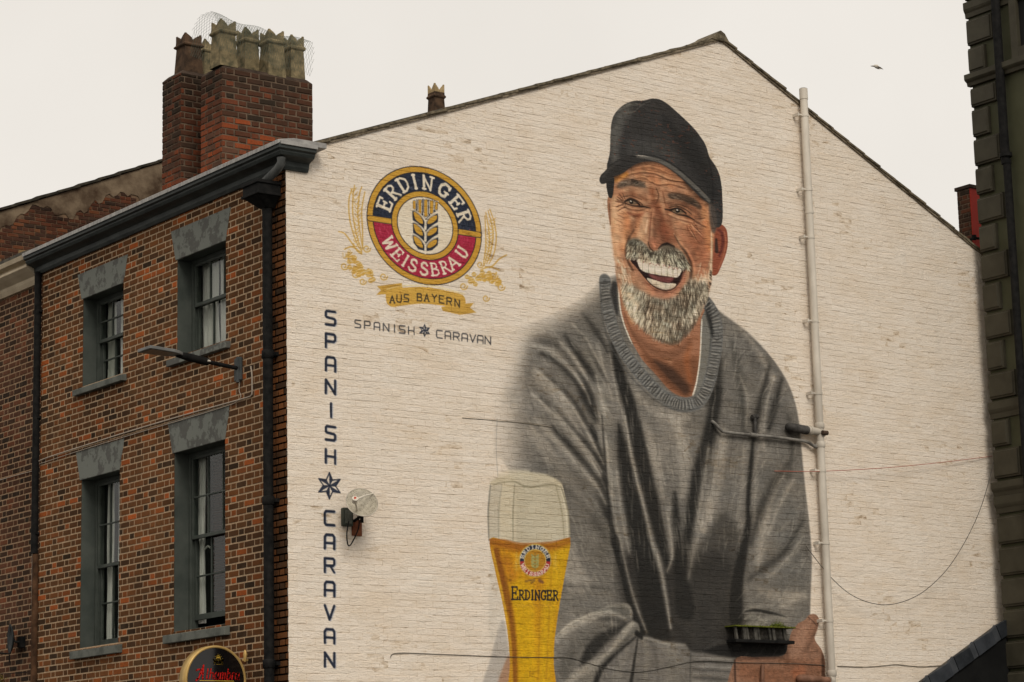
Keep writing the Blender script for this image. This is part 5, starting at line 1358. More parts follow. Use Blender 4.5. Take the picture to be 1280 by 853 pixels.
# taller gable far behind
Y2 = 14.4
pA = on(0, 265, 1, Y2); pB = on(200, 204, 1, Y2); sl_ = (pB[2]-pA[2])/(pB[0]-pA[0])
TG = thing('tall_gabled_building', 'taller old brick building with patched gable rising behind the cornice, upper left', 'building', (pA[0], Y2, 0))
x0, x1 = pA[0]-5.5, on(350, 160, 1, Y2)[0]; zl = lambda x: pA[2] + (x-pA[0])*sl_
g = MB(); g.prism([(x0, 0), (x1, 0), (x1, zl(x1)), (x0, zl(x0))], 1, Y2, Y2+.4); g.box(x0, x0+.3, Y2+.4, Y2+9, 0, zl(x0)-.1)
m_oldmort = simple('old_mortar', (.07,.045,.03), (.16,.10,.06), 5, .95, .8, .006, 60)
tgw = g.build('gable_wall', m_oldmort, TG)
wt = Wall(lambda u, v, d: (u, Y2-d, v), 1, -1, m_old, proud=.009, bev=.006, jit=.004)
zr = lambda u: zl(u) - (.12 + .12*math.sin(u*2.3+.4) + .07*math.sin(u*6.1) + .55*math.exp(-((u-pB[0]+.15)/.42)**2) + .5*math.exp(-((u-pB[0]+1.55)/.5)**2))
lst = [q for q in courses(pA[0]-.3, pB[0]+1.2, zl(pA[0])-2.6, zl(pB[0])+.2, 'garden', planes=[below((x0, zl(x0)), (x1, zl(x1)))], st=.19, jt=.011, course=.066)
       if sum(p[1] for p in q[0])/len(q[0]) < zr(sum(p[0] for p in q[0])/len(q[0])) + random.uniform(-.06, .06)]
wt.lay(lst, [(-99, 99, -99, 99)]); emit([(wt, tgw, 'brickwork')], 0, 'brick')
g = MB(); xs_ = np.linspace(x0, x1, 160)
top = [(x, zl(x)-.01) for x in xs_]; bot = [(x, zr(x) + .05*math.sin(x*23) + random.uniform(-.03, .03)) for x in xs_[::-1]]
vs = [(x, Y2-.016, z) for x, z in top] + [(x, Y2-.016, z) for x, z in bot[::-1]]; n = len(top)
g.add(vs, [(i, i+1, n+i+1, n+i) for i in range(n-1)]); g.build('render_band', m_render, TG)
g = MB(); rr = []
verge((x0, zl(x0)), (x1, zl(x1)), .42, parent=TG, m1=simple('dark_verge', (.02,.018,.014), (.05,.042,.03), 8, .9, .6, .006, 40), y0=Y2-.06, y1=Y2+.3, th=.045, under=False)
g = MB(); g.add([(x0, Y2, zl(x0)), (x1, Y2, zl(x1)), (x1, Y2+9, zl(x1)), (x0, Y2+9, zl(x0))], [(0, 1, 2, 3)]); g.build('roof', m_slate, TG)

# small chimney with one square pot behind the left slope of the roof
p = on(545.5, 137, 1, 7.0)
SC = thing('small_chimney', 'small square pot with pale spiked crown above the left slope of the white gable', 'chimney', (p[0], 7.0, 9.5))
w1 = on(557, 125, 1, 7.0)[0] - on(534, 125, 1, 7.0)[0]
g = MB(); g.box(p[0]-.24, p[0]+.24, 6.8, 7.2, 9.0, p[2]-.25); g.build('stack', m_chim, SC, bevel=.005)
zt = on(545.5, 117, 1, 7.0)[2]
pot(SC, p[0], 7.0, p[2]-.25, .215, zt-(p[2]-.25), m_potdark, 0, .13, m_potlight)

# ================================================================== quoined dark building on the right
X0 = 11.1; YE_ = -.172
QB = thing('quoined_building', 'dark olive building with raised corner blocks at the right edge of the photo', 'building', (X0, YE_, 0))
m_q = simple('dark_olive_quoin', (.042, .037, .025), (.064, .057, .040), 2.5, .55, .25, .003, 30)
m_qw = simple('olive_wall_paint', (.052, .052, .028), (.07, .07, .04), 2.5, .6, .3, .003, 30)
YE = -.172
g = MB(); g.box(X0, X0+6, -2.4, YE, 0, 16); g.build('wall', m_qw, QB)
def ze(py):                                     # height on the corner edge for a photo row
    lo, hi = 0.0, 20.0
    for _ in range(40):
        m = (lo+hi)/2
        if proj((X0, YE, m))[1] > py: lo = m
        else: hi = m
    return (lo+hi)/2
def block(pt, pb, L, kind='q'):
    z1_, z0_ = ze(pt), ze(pb)
    g = MB(); a_, b_ = YE, YE-L; e = .035
    def ring(x, d): return [(x, a_-d*.3, z0_+d), (x, b_+d, z0_+d), (x, b_+d, z1_-d), (x, a_-d*.3, z1_-d)]
    vs = [(X0+.02, a_, z0_), (X0+.02, b_, z0_), (X0+.02, b_, z1_), (X0+.02, a_, z1_)] + ring(X0-.050, .009) + ring(X0-.050, .028) + ring(X0-.068, .038)
    fs = [(L_*4+i, L_*4+(i+1) % 4, (L_+1)*4+(i+1) % 4, (L_+1)*4+i) for L_ in range(3) for i in range(4)] + [(12, 13, 14, 15)]
    g.add(vs, fs); g.build('quoin', m_q, QB, bevel=.003)
def band(pt, pb, out, L=2.2):
    z1_, z0_ = ze(pt), ze(pb); h = z1_-z0_
    g = MB(); g.prism([(X0+.01, z0_), (X0-out*.5, z0_), (X0-out*.6, z0_+h*.3), (X0-out*.85, z0_+h*.42), (X0-out, z0_+h*.55), (X0-out, z1_), (X0+.01, z1_)], 1, YE-L, YE+out*.45) if False else \
        g.add([(xx, yy, zz2) for (xx, zz2) in [(X0+.01, z0_), (X0-out*.5, z0_), (X0-out*.6, z0_+h*.3), (X0-out*.85, z0_+h*.42), (X0-out, z0_+h*.55), (X0-out, z1_), (X0+.01, z1_)] for yy in (YE-L, YE+out*.35)],
              [(i*2, i*2+2, i*2+3, i*2+1) for i in range(6)] + [tuple(range(0, 14, 2)), tuple(range(13, 0, -2))])
    g.build('string_course', m_q, QB, bevel=.004)
for pt, pb, lg in [(27,59,1),(62,93,0),(112,136,1),(139,173,0),(176,209,1),(212,245,0),(249,281,1),(284,317,0),(320,354,1),(357,391,0),(394,426,1),(429,465,0),(468,501,1),(527,560,0),(563,600,1)]:
    block(pt, pb, .47 if lg else .30)
for pt, pb in [(646,682),(685,721),(724,760),(763,799),(802,837),(840,876)]: block(pt, pb, 2.2)
band(5, 24, .07); band(95, 109, .12); band(504, 525, .07); band(604, 622, .10); band(622, 643, .07)
block(-30, 3, .47)
# window at the far right edge, second floor
g = MB(); zA, zB = ze(92), ze(-140); y_ = YE-.80
for a_, b_, c_, d_ in ((y_, y_-.12, zA-.05, zB), (y_-1.2, y_-1.32, zA-.05, zB), (y_-.12, y_-1.2, zA-.05, zA+.12)): g.box(X0-.07, X0+.03, b_, a_, c_, d_)
qw = g.build('window', m_q, QB, bevel=.004)
p_ = MB(); p_.box(X0-.004, X0+.004, y_-1.2, y_-.12, zA+.12, zB-.1); p_.build('pane', m_dark, qw)
dp = thing('drainpipe', 'dark drainpipe with a collar joint running down the olive corner building', 'drainpipe', (X0-.1, YE-.63, 0))
g = MB(); g.tube([(X0-.10, YE-.60, ze(214)), (X0-.10, YE-.60, 15)], .062, 14); g.build('pipe', m_black, dp)
g = MB(); g.tube([(X0-.10, YE-.62, 4), (X0-.10, YE-.62, ze(214))], .055, 14); g.build('lower_tube', m_black, dp)
g = MB(); zc_ = ze(208)
for dz, r in ((0, .085), (-.10, .07)): g.tube([(X0-.10, YE-.61, zc_+dz-.025), (X0-.10, YE-.61, zc_+dz+.025)], r, 14)
g.build('collar', m_black, dp)

# black outbuilding with slate verge, lower right
OB = thing('slate_roofed_outbuilding', 'black building with slates along its sloping edge at the lower right', 'building', (8, -.2, 0))
YO = -.24
P0, P1 = on(1150, 853, 1, YO), on(1262, 770, 1, YO); so_ = (P1[2]-P0[2])/(P1[0]-P0[0]); zb = lambda x: P0[2] + (x-P0[0])*so_
xa, xb = 6.2, 11.07
g = MB(); g.prism([(xa, 0), (xb, 0), (xb, zb(xb)-.2), (xa, zb(xa)-.2)], 1, YO+.04, YO+.14)
g.build('wall', simple('black_wall', (.006,.006,.006), (.010,.010,.0095), 3, .9, .3, .004, 30), OB)
g = MB(); g.prism([(xa, zb(xa)-.12), (xb, zb(xb)-.12), (xb, zb(xb)-.08), (xa, zb(xa)-.08)], 1, YO+.05, -.02); g.build('roof', m_slate, OB)
Lq = math.hypot(xb-xa, zb(xb)-zb(xa)); dx, dz = (xb-xa)/Lq, (zb(xb)-zb(xa))/Lq; nx, nz = -dz, dx
m_vs = [simple('slate_edge_%s' % n_, a_, b_, 6, .6, .5, .004, 40) for n_, a_, b_ in (('dark', (.016,.018,.021), (.03,.033,.038)), ('mid', (.028,.031,.036), (.045,.049,.056)), ('pale', (.04,.043,.048), (.062,.066,.072)))]
q = 0.0; k = 0
while q < Lq:
    wd = [.40, .11, .33, .10][k % 4]*random.uniform(.9, 1.1); e = min(q+wd, Lq); A = (xa+dx*q, zb(xa)+dz*q); Bq = (xa+dx*e, zb(xa)+dz*e)
    t0, t1 = (.0, .022) if k % 2 == 0 else (-.02, -.012)
    g = MB(); g.prism([(A[0]-nx*.20, A[1]-nz*.20), (Bq[0]-nx*.20, Bq[1]-nz*.20), (Bq[0]+nx*t1*-1, Bq[1]-nz*t1), (A[0]+nx*t0, A[1]+nz*t0)], 1, YO+(.012 if k % 2 else 0), YO+.05)
    g.build('verge_slate', m_vs[[1, 2, 0, 2][k % 4]], OB, bevel=.004); q = e; k += 1

# brick chimney with a red painted face beyond the gable
YR = 4.2
a_ = on(1200.5, 236, 1, YR); 
RC = thing('red_sided_chimney', 'brown brick chimney with a red side beyond the right roof slope', 'chimney', (a_[0], YR, 8))
xl = on(1215.5, 300, 1, YR-.35)[0]; z1_ = on(1215, 233, 1, YR-.35)[2]; zl0 = 9.2
yl = YR-.35; g = MB(); g.box(xl, xl+.7, yl, yl+.27, zl0, z1_); rs = g.build('stack', m_mortarC, RC)
wr = Wall(lambda u, v, d: (xl-d, u, v), 0, -1, m_chim, proud=.008, bev=.005, jit=.003, tonefn=lambda u, v: random.random()*.5).lay(courses(yl, yl+.27, zl0, z1_-.05, 'flemish', off=yl), [(-99,99,-99,99)])
emit([(wr, rs, 'brickwork')], 0, 'brick')
g = MB(); g.box(xl+.0, xl+.7, yl-.02, yl-.001, zl0, z1_-.04); g.build('red_panel', simple('red_paint', (.32,.022,.012), (.40,.03,.016), 3, .5, .2, .003, 30), RC)
g = MB(); g.box(xl-.03, xl+.73, yl-.04, yl+.30, z1_-.04, z1_+.02); g.build('cap', m_flaunch, RC, bevel=.006)
pb_ = on(1218, 299, 1, yl-.06); g = MB(); g.tube([(pb_[0]-.05, yl-.02, pb_[2]), (pb_[0]-.05, yl-.12, pb_[2]), (pb_[0]+.25, yl-.12, pb_[2]+.0)], .022, 8); g.tube([(pb_[0]-.05, yl-.1, pb_[2]-.03), (pb_[0]-.05, yl-.1, pb_[2]+.05)], .04, 8); g.build('pipe_bracket', m_black, RC)

# ================================================================== pipes on the white gable
def P(px, py, y): 
    q = on(px, py, 1, y); return (q[0], y, q[2])
SP = thing('soil_pipe', 'tall white painted soil pipe standing on the gable right of the painted man', 'pipe', (8.02, -.1, 0))
xp = on(1005, 130, 1, -.1)[0]; yp = -.10; zt = on(1005, 112, 1, -.1)[2]
g = MB(); g.tube([(xp, yp, 0), (xp, yp, zt)], .050, 18); g.build('pipe', m_white_pipe, SP)
g = MB(); g.tube([(xp, yp, zt-.14), (xp, yp, zt+.005)], .056, 18); g.build('vent_cap', m_white_pipe, SP)
g = MB(); g.tube([(xp, yp, zt+.0), (xp, yp, zt+.012)], .045, 14); g.build('vent_grille', m_black, SP)
zb_ = [on(1007, y_, 1, yp)[2] for y_ in (145, 237, 265, 296)] + [on(1020, y_, 1, yp)[2] for y_ in (402, 492)] + [on(1030, y_, 1, yp)[2] for y_ in (589, 679, 776)]
for i, z in enumerate(zb_):
    g = MB(); g.tube([(xp, yp, z-.018), (xp, yp, z+.018)], .056, 18)
    if i != 2: g.box(xp-.12, xp-.02, yp-.008, yp+.008, z-.010, z+.010); g.box(xp-.125, xp-.105, yp-.01, 0, z-.02, z+.02)
    g.build('bracket', m_white_pipe, SP, bevel=.002)
for z in (on(1020, 532, 1, yp)[2], on(1024, 556, 1, yp)[2], on(1036, 842, 1, yp)[2]):
    g = MB(); g.tube([(xp, yp, z-.04), (xp, yp, z-.025), (xp, yp, z+.025), (xp, yp, z+.04)], [.052, .062, .062, .052], 18); g.build('joint', m_white_pipe, SP)
TP = thing('branch_waste_pipe', 'short thick pipe stub, dark one end and white the other, beside the soil pipe', 'pipe', P(1000, 537, -.1))
g = MB(); g.tube([P(985, 534, -.0), P(987, 534, -.07), P(992, 535, -.1), P(1009, 538, -.1)], [.05, .055, .057, .057], 16); g.build('dark_sleeve', m_darkpipe, TP)
g = MB(); g.tube([P(1008, 537.6, -.1), P(1014, 538.6, -.1), P(1030, 541.5, -.1)], [.056, .05, .05], 16); g.build('white_end', m_white_pipe, TP)
g = MB(); g.tube([P(1012, 538.3, -.1), P(1014.5, 538.7, -.1)], .06, 16); g.build('collar', m_white_pipe, TP)
g = MB(); g.tube([P(1028, 541, -.17), P(1034, 541.5, -.17)], .03, 12); g.build('cleaning_eye', m_flaunch, TP)
WP = thing('thin_waste_pipe', 'thin grey pipe with bends crossing the painted sweater to the soil pipe', 'pipe', P(950, 548, -.06))
g = MB(); pts = [P(890, 527, -.005), P(893.5, 529.5, -.05), P(897, 533.5, -.06), P(903, 539.5, -.06), P(908, 540.5, -.06), P(930, 543, -.06), P(942, 544, -.06), P(965, 546, -.06), P(1005, 551.5, -.06), P(1011, 553.5, -.06), P(1017, 557.5, -.07), P(1026, 559, -.09)]
g.tube(pts, .0205, 12); g.build('pipe', m_grey_pipe, WP)
g = MB(); g.tube([P(937, 543.6, -.06), P(946, 544.6, -.06)], .029, 12); g.tube([P(1018, 557.6, -.07), P(1023, 558.8, -.08)], .028, 12); g.build('collar', m_grey_pipe, WP)
g = MB(); g.tube([P(944.5, 543.8, -.06), P(943.5, 524, -.06), P(943.5, 521.5, -.05), P(944, 520, .0)], .022, 12); g.tube([P(940, 521.5, -.05), P(947, 521, -.05)], .03, 12); g.build('upright_branch', m_darkpipe, WP)
LP_ = thing('lower_waste_pipe', 'brown painted waste pipe meeting the white soil pipe across the painted hand', 'pipe', P(1015, 849, -.1))
g = MB(); g.tube([P(999, 849, .0), P(1001, 848.5, -.08), P(1004, 848.2, -.1), P(1020, 849.5, -.1), P(1037, 851, -.1)], [.05, .052, .05, .045, .042], 14); g.build('pipe', m_skinpipe, LP_)
g = MB(); g.tube([P(1036, 851, -.1), P(1040, 851.3, -.1)], .062, 14); g.build('collar', m_white_pipe, LP_)
g = MB(); g.tube([P(953, 832, -.0), P(953, 833, -.06), P(953, 846, -.065), P(953, 875, -.065)], .02, 10); g.build('upright_branch', m_skinpipe, LP_)

# mossy ledge in front of the painted forearm
LG = thing('mossy_ledge', 'small black ledge with mossy top between the painted sweater and hand', 'ledge', P(945, 800, -.1))
a_, b_ = P(906, 800, -.0), P(984, 802, -.0)
g = MB(); g.box(a_[0]+.02, b_[0]-.04, -.18, .0, a_[2]-.04, a_[2]+.0); g.build('slab', m_black, LG, bevel=.006)
zt2 = P(945, 784.5, -.12)[2]
g = MB()
_ms = simple('weathered_slat', (.02,.019,.016), (.10,.092,.078), 9, .8, .3, .003, 30)
for k in (0,2,3,5,6,9,10,13):
    xx = a_[0]+.05+k*(b_[0]-a_[0]-.12)/15; g = MB(); g.prism([(xx, a_[2]), (xx+.03+.012*(k % 3), a_[2]), (xx+.01+.012*(k % 3), zt2), (xx-.02, zt2)], 1, -.16, -.13); g.build('slat', _ms, LG)
g = MB(); g.box(a_[0]+.0, b_[0]-.02, -.19, .0, zt2, zt2+.014); g.build('top_board', simple('mossy_board', (.07,.08,.012), (.14,.15,.02), 20, .95, .8, .006, 60), LG)
MS = thing('moss_tuft', 'tuft of green moss on the end of the ledge beside the painted hand', 'moss', P(968, 783, -.1))
g = MB()
cx_ = P(970, 780, -.1)
for k in range(900):
    th = random.uniform(0, 2*PI); rr_ = abs(random.gauss(0, .055)); hx = random.gauss(0, .06); z_ = zt2 + .01 + abs(random.gauss(0, .032))*max(.15, 1-abs(hx)/.13)
    c_ = Vector((cx_[0]+hx, -.12+random.uniform(-.06, .06), z_)); s_ = random.uniform(.007, .016)
    u_ = Vector((random.gauss(0,1), random.gauss(0,1), random.gauss(0,1))).normalized(); v_ = u_.orthogonal().normalized()
    g.add([c_-u_*s_, c_+v_*s_*.5, c_+u_*s_, c_-v_*s_*.5], [(0,1,2,3)])
for k in range(160):
    c_ = Vector((random.uniform(a_[0], b_[0]-.03), -.19+random.uniform(-.01,.02), zt2+.012+random.uniform(-.01,.012))); s_ = random.uniform(.006, .011); u_ = Vector((random.gauss(0,1), random.gauss(0,1), random.gauss(0,1))).normalized(); v_ = u_.orthogonal().normalized()
    g.add([c_-u_*s_, c_+v_*s_*.5, c_+u_*s_, c_-v_*s_*.5], [(0,1,2,3)])
g.build('foliage', simple('moss_green', (.035,.05,.006), (.12,.14,.02), 30, .9, 0), MS)

# satellite dish
DC = Vector(P(452.5, 628, -.32)); wallp = Vector(P(441, 652, 0))
SD = thing('satellite_dish', 'round grey mesh satellite dish with white arm beside the vertical lettering', 'dish', tuple(wallp))
nrm_ = (Vector(CAM) + Vector((4.5, -2, 22)) - DC).normalized()
tx_ = nrm_.cross(Vector((0, 0, 1))).normalized(); tz_ = tx_.cross(nrm_).normalized()
RD = .205; g = MB(); vs = []; fs = []; nr, na = 7, 40
for i in range(nr+1):
    r = RD*i/nr; dpt = -.045*(1-(r/RD)**2)
    for k in range(na):
        th = 2*PI*k/na; vs.append(DC + tx_*(r*.86*math.cos(th)) + tz_*(r*1.0*math.sin(th)) + nrm_*dpt)
fs = [(i*na+k, i*na+(k+1) % na, (i+1)*na+(k+1) % na, (i+1)*na+k) for i in range(nr) for k in range(na)]
g.add(vs, fs, True)
def dish_mat():
    m, nt, b = newmat('perforated_dish'); v = coords(nt)
    vo = N(nt, 'ShaderNodeTexVoronoi', Scale=60.0); nt.links.new(v, vo.inputs['Vector'])
    n = noise(nt, v, 14, 5, .65)
    col = mixc(nt, ramp(nt, n, [(.35, (0,0,0)), (.65, (1,1,1))]), (.42,.375,.29), (.25,.22,.165))
    col = mixc(nt, ramp(nt, vo.outputs['Distance'], [(.25, (1,1,1)), (.4, (0,0,0))]), col, mixc(nt, .6, col, (.07,.06,.045)))
    nt.links.new(col, b.inputs['Base Color']); b.inputs['Roughness'].default_value = .6; return m
o = g.build('reflector', dish_mat(), SD); md = o.modifiers.new('thickness', 'SOLIDIFY'); md.thickness = .006
g = MB(); g.tube([DC + tx_*(RD*.86*math.cos(t_)) + tz_*(RD*math.sin(t_)) for t_ in np.linspace(0, 2*PI, 41)], .004, 6, False); g.build('rim', m_white_pipe, SD)
m_arm = simple('white_plastic', (.55,.50,.42), (.66,.61,.52), 12, .4, 0)
lnb = Vector(P(443.5, 625.5, -.52)); rimr = Vector(P(467, 617, -.30)); base_ = Vector(P(447, 640, -.30))
g = MB(); g.tube([rimr, (rimr+lnb)/2 + Vector((0,0,.01)), lnb], [.006, .009, .012], 8); g.tube([base_, lnb], .010, 8); g.build('feed_arm', m_arm, SD)
g = MB(); a2 = lnb - nrm_*.02
g.tube([lnb + nrm_*.03, lnb - nrm_*.03], [.034, .028], 14); g.build('receiver_head', m_arm, SD)
g = MB(); cc_ = lnb + nrm_*.031
g.box(cc_.x-.012, cc_.x+.012, cc_.y-.004, cc_.y+.004, cc_.z-.016, cc_.z+.016); g.build('red_mark', simple('red_print', (.55,.09,.05), (.6,.11,.06), 3, .5, 0), SD)
g = MB(); g.tube([DC - nrm_*.05, DC - nrm_*.10 - Vector((0,0,.03)), wallp + Vector((.02, -.16, .05)), wallp + Vector((0, -.02, .0))], .017, 10)
g.tube([wallp + Vector((.02,-.15,-.03)), wallp + Vector((.02,-.15,.09))], .02, 10); g.build('bracket', m_black, SD)
g = MB(); g.box(wallp.x-.02, wallp.x+.10, -.03, .0, wallp.z-.16, wallp.z+.02); g.build('rusty_plate', simple('rust', (.12,.04,.02), (.22,.08,.04), 20, .9, .3, .003, 60), SD)
CBX = thing('cable_box', 'small dark green electrical box on the white gable behind the satellite dish', 'box', P(432, 647, 0))
bx = P(432, 647, 0); g = MB(); g.box(bx[0]-.065, bx[0]+.065, -.06, .0, bx[2]-.10, bx[2]+.10); g.build('casing', simple('dark_green_box', (.035,.04,.032), (.07,.075,.06), 10, .6, .2, .002, 60), CBX, bevel=.01)
g = MB(); g.box(bx[0]-.045, bx[0]+.045, -.068, -.058, bx[2]-.075, bx[2]+.075); g.box(bx[0]-.022, bx[0]+.022, -.078, -.066, bx[2]-.035, bx[2]+.035); g.build('lid', simple('grey_green_lid', (.09,.095,.08), (.14,.145,.12), 10, .6, 0), CBX, bevel=.004)
DCb = thing('dish_cable', 'black cable hanging in a loop below the satellite dish', 'cable', P(440, 665, -.08))
g = MB(); sm_ = smooth([(447,646),(449,652),(448,661),(444,671),(438.5,681),(435.5,682),(434,677),(433.5,668),(434.5,659),(436,652)], 6)
g.tube([P(a_, b_, -.12+.05*math.sin(i*.12)) for i, (a_, b_) in enumerate(sm_)], .0075, 7); g.build('cable', m_black, DCb)
def cable(name, label, pts, ys, r, mat, group=None, cat='cable'):
    sm_ = smooth(pts, 8); yy = np.interp(np.linspace(0, 1, len(sm_)), np.linspace(0, 1, len(ys)), ys)
    g = MB(); g.tube([P(a_, b_, y_) for (a_, b_), y_ in zip(sm_, yy)], r, 6)
    o = g.build(name, mat); tag(o, label, cat, group); return o
m_cab = simple('grey_cable', (.05,.045,.038), (.10,.09,.075), 10, .7, 0); m_cabw = simple('whitewashed_cable', (.10,.085,.065), (.33,.28,.21), 9, .8, 0)
m_redcab = simple('red_cable', (.36,.10,.07), (.42,.13,.09), 10, .6, 0)
cable('hanging_cable', 'dark slack cable hanging in a deep curve at the lower right of the gable', [(1008,683),(1012,689),(1036,719),(1060,741),(1085,753),(1112,756),(1140,748),(1163,733),(1186,709),(1207,676),(1224,640),(1236,602),(1245,563)], [-.02,-.12,-.16,-.17,-.18,-.19], .0048, m_cab)
cable('red_cable', 'thin red cable stretched from the painted arm to the right edge of the gable', [(968,589),(1000,589.5),(1035,589),(1100,585.5),(1170,579),(1240,570.5)], [-.01,-.1,-.13,-.1,-.02], .0045, m_redcab)
cable('wall_cable', 'long thin cable clipped low along the gable across the glass and painted sleeve', [(488,822),(492,817.5),(510,816.5),(560,818.5),(640,821.5),(690,822),(712,822.5),(735,829),(765,837),(800,840),(835,834),(862,828),(885,826.5),(925,828.5),(960,829),(1000,830),(1031,832)], [-.012]*3, .0038, m_cab)
cable('wall_cable_right', 'thin cable low on the gable between the soil pipe and the black building', [(1047,833),(1080,834),(1108,832),(1122,831),(1150,833.5),(1178,832)], [-.014]*2, .005, m_cabw)
bpy.data.objects['wall_cable_right'].name = 'wall_cable'
cable('wall_cable', 'short thin cable along the gable crossing the faded left shoulder of the sweater', [(578,522.5),(605,524.5),(625,526.5),(655,529),(690,534)], [-.012]*2, .0038, m_cabw)

# ================================================================== things on the facade
def Q(px, py, x):
    q = on(px, py, 0, x); return (x, q[1], q[2])
# main rainwater pipe with hopper
hp = Q(333, 250, -.16)
yd = on(336, 500, 0, -.075)[1]
DP = thing('rainwater_downpipe', 'black downpipe with a square hopper head at the corner of the brick facade', 'drainpipe', (-.08, yd, 0))
g = MB(); hz0, hz1 = Q(333, 263, -.16)[2], Q(320, 236, -.2)[2]
hz0, hz1 = 8.47, 8.66
g.box(-.30, -.012, yd-.17, yd+.17, hz0+.06, hz1)
g.box(-.32, -.010, yd-.19, yd+.19, hz1-.02, hz1+.02); g.box(-.315, -.010, yd-.185, yd+.185, hz0+.045, hz0+.075)
v_ = [(-.29,yd-.16,hz0+.045),(-.02,yd-.16,hz0+.045),(-.02,yd+.16,hz0+.045),(-.29,yd+.16,hz0+.045),(-.14,yd-.06,hz0-.07),(-.02,yd-.06,hz0-.07),(-.02,yd+.06,hz0-.07),(-.14,yd+.06,hz0-.07)]
g.add(v_, [(0,1,2,3),(7,6,5,4),(0,4,5,1),(1,5,6,2),(2,6,7,3),(3,7,4,0)])
g.build('hopper_head', m_black, DP, bevel=.006)
g = MB(); g.tube([(-.085, yd, 0), (-.085, yd, hz0-.05)], .056, 16); g.build('pipe', m_black, DP)
g = MB(); pa = [(-.12, yd-.36, 8.90), (-.12, yd-.36, 8.84), (-.13, yd-.30, 8.78), (-.16, yd-.06, 8.68), (-.16, yd-.02, 8.62)]
g.tube(pa, .048, 14); g.build('swan_neck', simple('grey_pipe_paint', (.05,.052,.05), (.09,.092,.088), 8, .5, .2, .002, 40), DP)
for py in (443, 626, 830):
    z = Q(336, py, -.085)[2]
    g = MB(); g.tube([(-.085, yd, z-.05), (-.085, yd, z-.04), (-.085, yd, z+.04), (-.085, yd, z+.05)], [.058, .07, .07, .058], 16); g.box(-.05, -.0, yd-.10, yd+.10, z-.02, z+.02); g.build('socket', m_black, DP)
# thinner pipe at the party line
y2 = on(45.5, 500, 0, -.05)[1]
DP2 = thing('party_line_downpipe', 'slim black downpipe on the joint between the two brick buildings at the left', 'drainpipe', (-.05, y2, 4.7))
zlo = Q(43, 692, -.05)[2]
g = MB(); g.tube([(-.05, y2, zlo), (-.05, y2, 8.82)], .047, 14); g.build('pipe', m_black, DP2)
g = MB(); g.tube([(-.03, y2, 0), (-.03, y2, zlo-.01)], .044, 14); g.build('lower_tube', simple('brown_recess_tone', (.03,.015,.008), (.10,.05,.025), 9, .8, .5, .003, 40), DP2)  # added brown tube standing in for the dark brick recess under the pipe
for z in (5.4, 6.9, 8.3): g = MB(); g.box(-.06, .04, y2-.06, y2+.06, z-.015, z+.015); g.build('clip', m_black, DP2)
m_wire = simple('pale_conduit', (.33,.27,.215), (.42,.35,.28), 9, .6, .2, .002, 60)
def fcable(name, label, pts, x, r, mat, grp=None):
    sm_ = smooth(pts, 6); g = MB(); g.tube([Q(a_, b_, x) for a_, b_ in sm_], r, 6); o = g.build(name, mat); tag(o, label, 'cable', grp); return o
fcable('lamp_cable', 'pale cable dropping from the street lamp and running left across the brick facade', [(313.5,458),(315,470),(315.2,490),(314,494.5),(309,497),(281,505),(229,519.5),(160,540),(100,559),(60,572),(45,578.5)], -.022, .009, m_wire)
fcable('lamp_cable', 'second thinner cable just below the pale one on the brick facade', [(300,474),(299,488),(301,496),(295,503),(281,508.5),(229,524.5),(160,545),(100,563.5),(62,576),(48,580.5)], -.018, .005, m_wire)
fcable('vertical_cable', 'thin pale cable running straight down left of the party line downpipe', [(44.5,578.5),(41.2,582),(40.6,640),(40,720),(39.5,797)], -.03, .006, m_wire)
fcable('neighbour_cable', 'thin cable crossing the brown brick building at the left edge', [(41,589),(20,594.5),(-20,606)], .03, .005, m_wire)

# street lamp on the facade
wl = Vector(Q(300, 461, 0)); tip = Vector((wl.x-1.24, wl.y, 0)); 
def atx(px, py, y): q = on(px, py, 1, y); return Vector((q[0], y, q[2]))
SL = thing('street_lamp', 'flat panel street lamp on a dark arm below the upper right window', 'street lamp', tuple(wl))
g = MB(); g.box(-.035, -.008, wl.y-.075, wl.y+.075, wl.z-.14, wl.z+.12); g.tube([(-.02, wl.y, wl.z-.16), (-.02, wl.y, wl.z+.13)], .03, 10); g.build('wall_plate', simple('bracket_grey', (.04,.045,.045), (.07,.075,.075), 8, .5, .2, .002, 40), SL, bevel=.008)
e1 = atx(259, 452.5, wl.y); e2 = atx(221, 443, wl.y); e3 = atx(181, 437, wl.y)
g = MB(); g.tube([(-.02, wl.y, wl.z), tuple(e1)], .024, 12); g.build('arm', m_black, SL)
g = MB(); g.tube([tuple(e1+Vector((.02,0,-.003))), tuple(e1), tuple(e1*.4+e2*.6), tuple(e2)], [.034, .045, .046, .034], 12); g.build('driver_housing', m_black, SL, bevel=.0)
g = MB(); g.tube([tuple(e1+Vector((.012,-.046,.0))), tuple(e1+Vector((-.02,-.046,.004)))], .012, 8); g.build('photocell', m_arm, SL)
